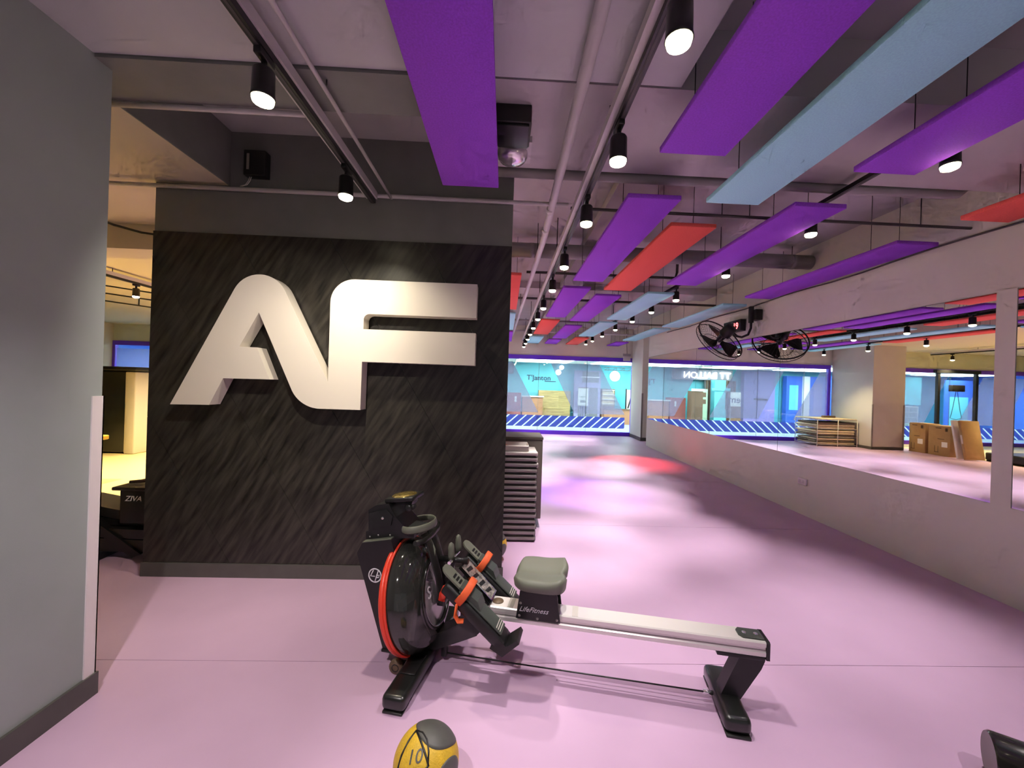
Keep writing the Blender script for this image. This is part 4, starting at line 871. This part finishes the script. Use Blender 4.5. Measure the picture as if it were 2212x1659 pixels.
o = MB().rbox(-2.82, -1.60, 11.5, 12.4, 0.801, 0.825, 0.008, 2).build('top_mat', 'mat_cream'); tag(o, 'cream mat lying flat on top of the wire rack', 'exercise mat')
o = MB().tube([(-2.4, 11.8, 0.865), (-2.2, 11.85, 0.865), (-2.0, 11.8, 0.865)], 0.033, 10).build('rolled_towel', 'wheel_brown'); tag(o, 'brown rolled towel on the top mat of the wire rack', 'towel')
def carton(x0, x1, y0, y1, h, label, lx):
    t = thing('cardboard_box', ((x0 + x1) / 2, (y0 + y1) / 2, 0), label, 'cardboard box', 'cartons by the far column', world=True)
    MB().rbox(x0, x1, y0, y1, 0, h, 0.006, 1).build('carton', 'card', t)
    B(x0, x1, (y0 + y1) / 2 - 0.02, (y0 + y1) / 2 + 0.02, h + 0.0002, h + 0.001).build('tape', 'mat_cream', t)
    X = x1 + 0.001
    def pr(a, b, c, d, m, n): B(X, X + 0.0015, y0 + a, y0 + b, c, d).build(n, m, t)
    pr(0.06, 0.12, h - 0.14, h - 0.05, 'card_dark', 'printed_mark'); pr(0.22, 0.36, h - 0.07, h - 0.05, 'card_dark', 'hand_slot'); pr(0.14, 0.30, h * 0.55, h * 0.57, 'card_dark', 'printed_line')
    pr(0.06, 0.20, h * 0.30, h * 0.47, 'paper', 'shipping_label')
    for a in (0.28, 0.36): pr(a, a + 0.012, 0.10, 0.26, 'card_dark', 'arrow_mark')
    pr(0.27, 0.38, 0.085, 0.10, 'card_dark', 'arrow_base')
    return t
carton(-4.42, -3.98, 10.62, 11.06, 0.82, 'cardboard carton standing right beside the far column, seen in the mirror', 0)
carton(-4.48, -4.0, 10.02, 10.56, 0.80, 'cardboard carton between the column carton and the leaning boards', 0)
for i, (dy, m, th, lab) in enumerate([(0.0, 'paper', 0.05, 'white flat pack board leaning against the cartons'), (0.07, 'card', 0.06, 'tall brown flat pack carton leaning in front of the white board')]):
    M = Matrix.Translation((-4.35, 9.86 - dy * 2.2, 0.0)) @ Matrix.Rotation(R(-9 - 3 * i), 4, 'X') if False else Matrix.Translation((-4.35, 9.74 - dy * 2.4, 0.012)) @ Matrix.Rotation(R(-10), 4, 'X')
    t = thing('flat_carton', (-4.1, 9.7 - dy * 2.4, 0), lab, 'cardboard box', world=True)
    MB().rbox(0.0, 0.5, -th, 0.0, 0.0, 0.98, 0.006, 1, M).build('carton', m, t)
    B(0.5005, 0.502, -th * 0.8, -th * 0.2, 0.4, 0.6, ).build('label_sticker', 'paper', t) if False else MB().box(0.5005, 0.502, -th * 0.8, -th * 0.2, 0.4, 0.62, M).build('label_sticker', 'wire_white', t)
def rack_frame(x, y, label):
    t = thing('cable_machine', (x, y, 0), label, 'exercise machine', world=True)
    for dx in (-0.6, 0.6): B(x + dx - 0.04, x + dx + 0.04, y - 0.04, y + 0.04, 0, 2.3).build('upright', 'black_metal', t)
    B(x - 0.7, x + 0.7, y - 0.05, y + 0.05, 2.3005, 2.4).build('top_beam', 'black_metal', t)
    B(x - 0.7, x + 0.7, y - 0.3, y + 0.3, -0.0, 0.05).build('base', 'black_metal', t) if False else None
    MB().rbox(x - 0.2, x + 0.2, y - 0.06, y + 0.06, 1.75, 1.95, 0.01).build('pulley_block', 'black_plastic', t)
    for s_ in (-0.12, 0.12): MB().tube([(x + s_ * 0.2, y, 1.75), (x + s_, y, 1.2), (x + s_ * 1.5, y, 0.95), (x, y, 0.9)], 0.008, 6).build('cable', 'black_rubber', t)
rack_frame(-6.0, 11.6, 'black cable machine frame before the left window, seen in the mirror')
rack_frame(-8.0, 10.9, 'black cable machine frame farther left in the mirror')
def treadmill(x, y, rz, label):
    t = thing('treadmill', (x, y, 0), label, 'treadmill', rz=rz)
    MB().rbox(-0.42, 0.42, -0.9, 0.9, 0.03, 0.22, 0.03).build('deck', 'black_plastic', t)
    B(-0.28, 0.28, -0.88, 0.7, 0.2205, 0.226).build('belt', 'black_rubber', t)
    for s_ in (-1, 1):
        MB().tube([(s_ * 0.38, 0.6, 0.2), (s_ * 0.38, 0.75, 0.9), (s_ * 0.36, 0.7, 1.3)], 0.04, 8).build('upright', 'step_cream', t)
        MB().tube([(s_ * 0.36, 0.7, 1.0), (s_ * 0.36, 0.2, 0.98)], 0.022, 8).build('handrail', 'black_rubber', t)
        B(s_ * 0.37 - 0.05, s_ * 0.37 + 0.05, -0.85, 0.85, 0.0, 0.0295).build('foot', 'black_rubber', t)
    MB().rbox(-0.42, 0.42, 0.62, 0.78, 1.18, 1.62, 0.03).build('console', 'satin_black', t)
    MB().rbox(-0.34, 0.34, 0.606, 0.6195, 1.25, 1.56, 0.004).build('screen', 'shop_grey', t)
treadmill(-5.35, 9.2, R(90), 'black treadmill by the leaning boards, seen in the mirror')

# ------------------------------------------------------------------ left gap: black bench, tall machine, tray, camera
t = thing('weight_bench', (-3.15, 3.62, 0), 'black gym bench with white ZIVA lettering behind the logo wall', 'gym bench', world=True)
MB().rbox(-3.17, -2.90, 3.42, 3.75, 0.28, 0.565, 0.012).build('head_box', 'black_plastic', t)
MB().rbox(-3.21, -2.88, 3.39, 3.78, 0.5655, 0.595, 0.008).build('lid', 'black_rubber', t)
text_mb('ZIVA', 0.062, 0.3, 0.003, WALLTXT(-3.125, 3.418, 0.475)).build('lettering', 'white_print', t)
MB().prism([(-3.9, 0.44), (-3.85, 0.50), (-3.07, 0.36), (-3.07, 0.28)], 3.46, 3.72).build('back_pad', 'black_rubber', t)
MB().prism([(-3.9, 0.20), (-3.86, 0.26), (-2.80, 0.24), (-2.80, 0.16)], 3.40, 3.70).build('seat_pad', 'satin_black', t)
MB().prism([(-3.5, 0.36), (-3.44, 0.40), (-2.95, 0.05), (-3.02, 0.02)], 3.38, 3.44).build('brace', 'black_metal', t)
MB().prism([(-3.95, 0.0605), (-3.95, 0.19), (-2.76, 0.15), (-2.76, 0.0605)], 3.40, 3.74).build('lower_frame', 'black_plastic', t)
MB().prism([(-3.9, 0.27), (-3.9, 0.43), (-3.10, 0.275), (-2.78, 0.275), (-2.78, 0.25)], 3.47, 3.70).build('side_shroud', 'black_plastic', t)
for x in (-3.8, -3.3, -2.82): B(x - 0.03, x + 0.03, 3.35, 3.80, 0.0, 0.06).build('foot', 'black_metal', t)
for x in (-3.8, -3.3, -2.82): B(x - 0.02, x + 0.02, 3.55, 3.6, 0.0605, 0.28 if x > -3 else 0.2).build('post', 'black_metal', t)
o = MB().tube([(-3.16, 3.5, 0.612), (-3.06, 3.52, 0.62), (-2.97, 3.58, 0.612), (-2.91, 3.6, 0.612)], 0.014, 8).build('skipping_rope_handle', 'wheel_brown'); tag(o, 'brown wooden grip lying on the black bench lid', 'grip handle')
t = thing('training_machine', (-7.2, 7.9, 0), 'tall dark tinted training machine in the yellow area', 'exercise machine', world=True)
MB().rbox(-8.1, -7.12, 7.75, 8.35, 0.02, 1.56, 0.03).build('tinted_shroud', 'satin_black', t)
MB().rbox(-7.12, -6.93, 7.72, 8.4, 0.0, 1.55, 0.02).build('white_column', 'step_cream', t)
MB().rbox(-8.15, -6.90, 7.70, 8.42, 1.5605, 1.64, 0.03).build('top_cap', 'black_plastic', t)
t = thing('plyo_box', (-5.72, 5.55, 0), 'yellow stool edge beside the grey wall in the left gap', 'stool', world=True)
MB().rbox(-6.02, -5.49, 5.4, 5.75, 0.60, 0.66, 0.012).build('seat', 'ball_yellow', t)
for x in (-5.92, -5.60):
    for y in (5.45, 5.68): B(x - 0.02, x + 0.02, y - 0.02, y + 0.02, 0, 0.5995).build('leg', 'ball_yellow', t)
t = thing('cable_tray', (-6.2, 6.6, 2.62), 'black wire cable tray under the cream ceiling', 'cable tray', world=True)
for dz in (0.0, 0.12, 0.24): MB().tube([(-7.4, 6.0, 2.92 - dz + 0.06), (-4.6, 7.4, 2.70 - dz + 0.06)], 0.012, 6).build('rail', 'black_metal', t)
for k_ in range(5):
    f_ = k_ / 4; MB().tube([(-7.4 + 2.8 * f_, 6.0 + 1.4 * f_, 2.98 - 0.22 * f_), (-7.4 + 2.8 * f_, 6.0 + 1.4 * f_, 2.74 - 0.22 * f_)], 0.009, 6).build('rung', 'black_metal', t)

# tidy helper bookkeeping
for o in bpy.data.objects:
    if '_w' in o: del o['_w']
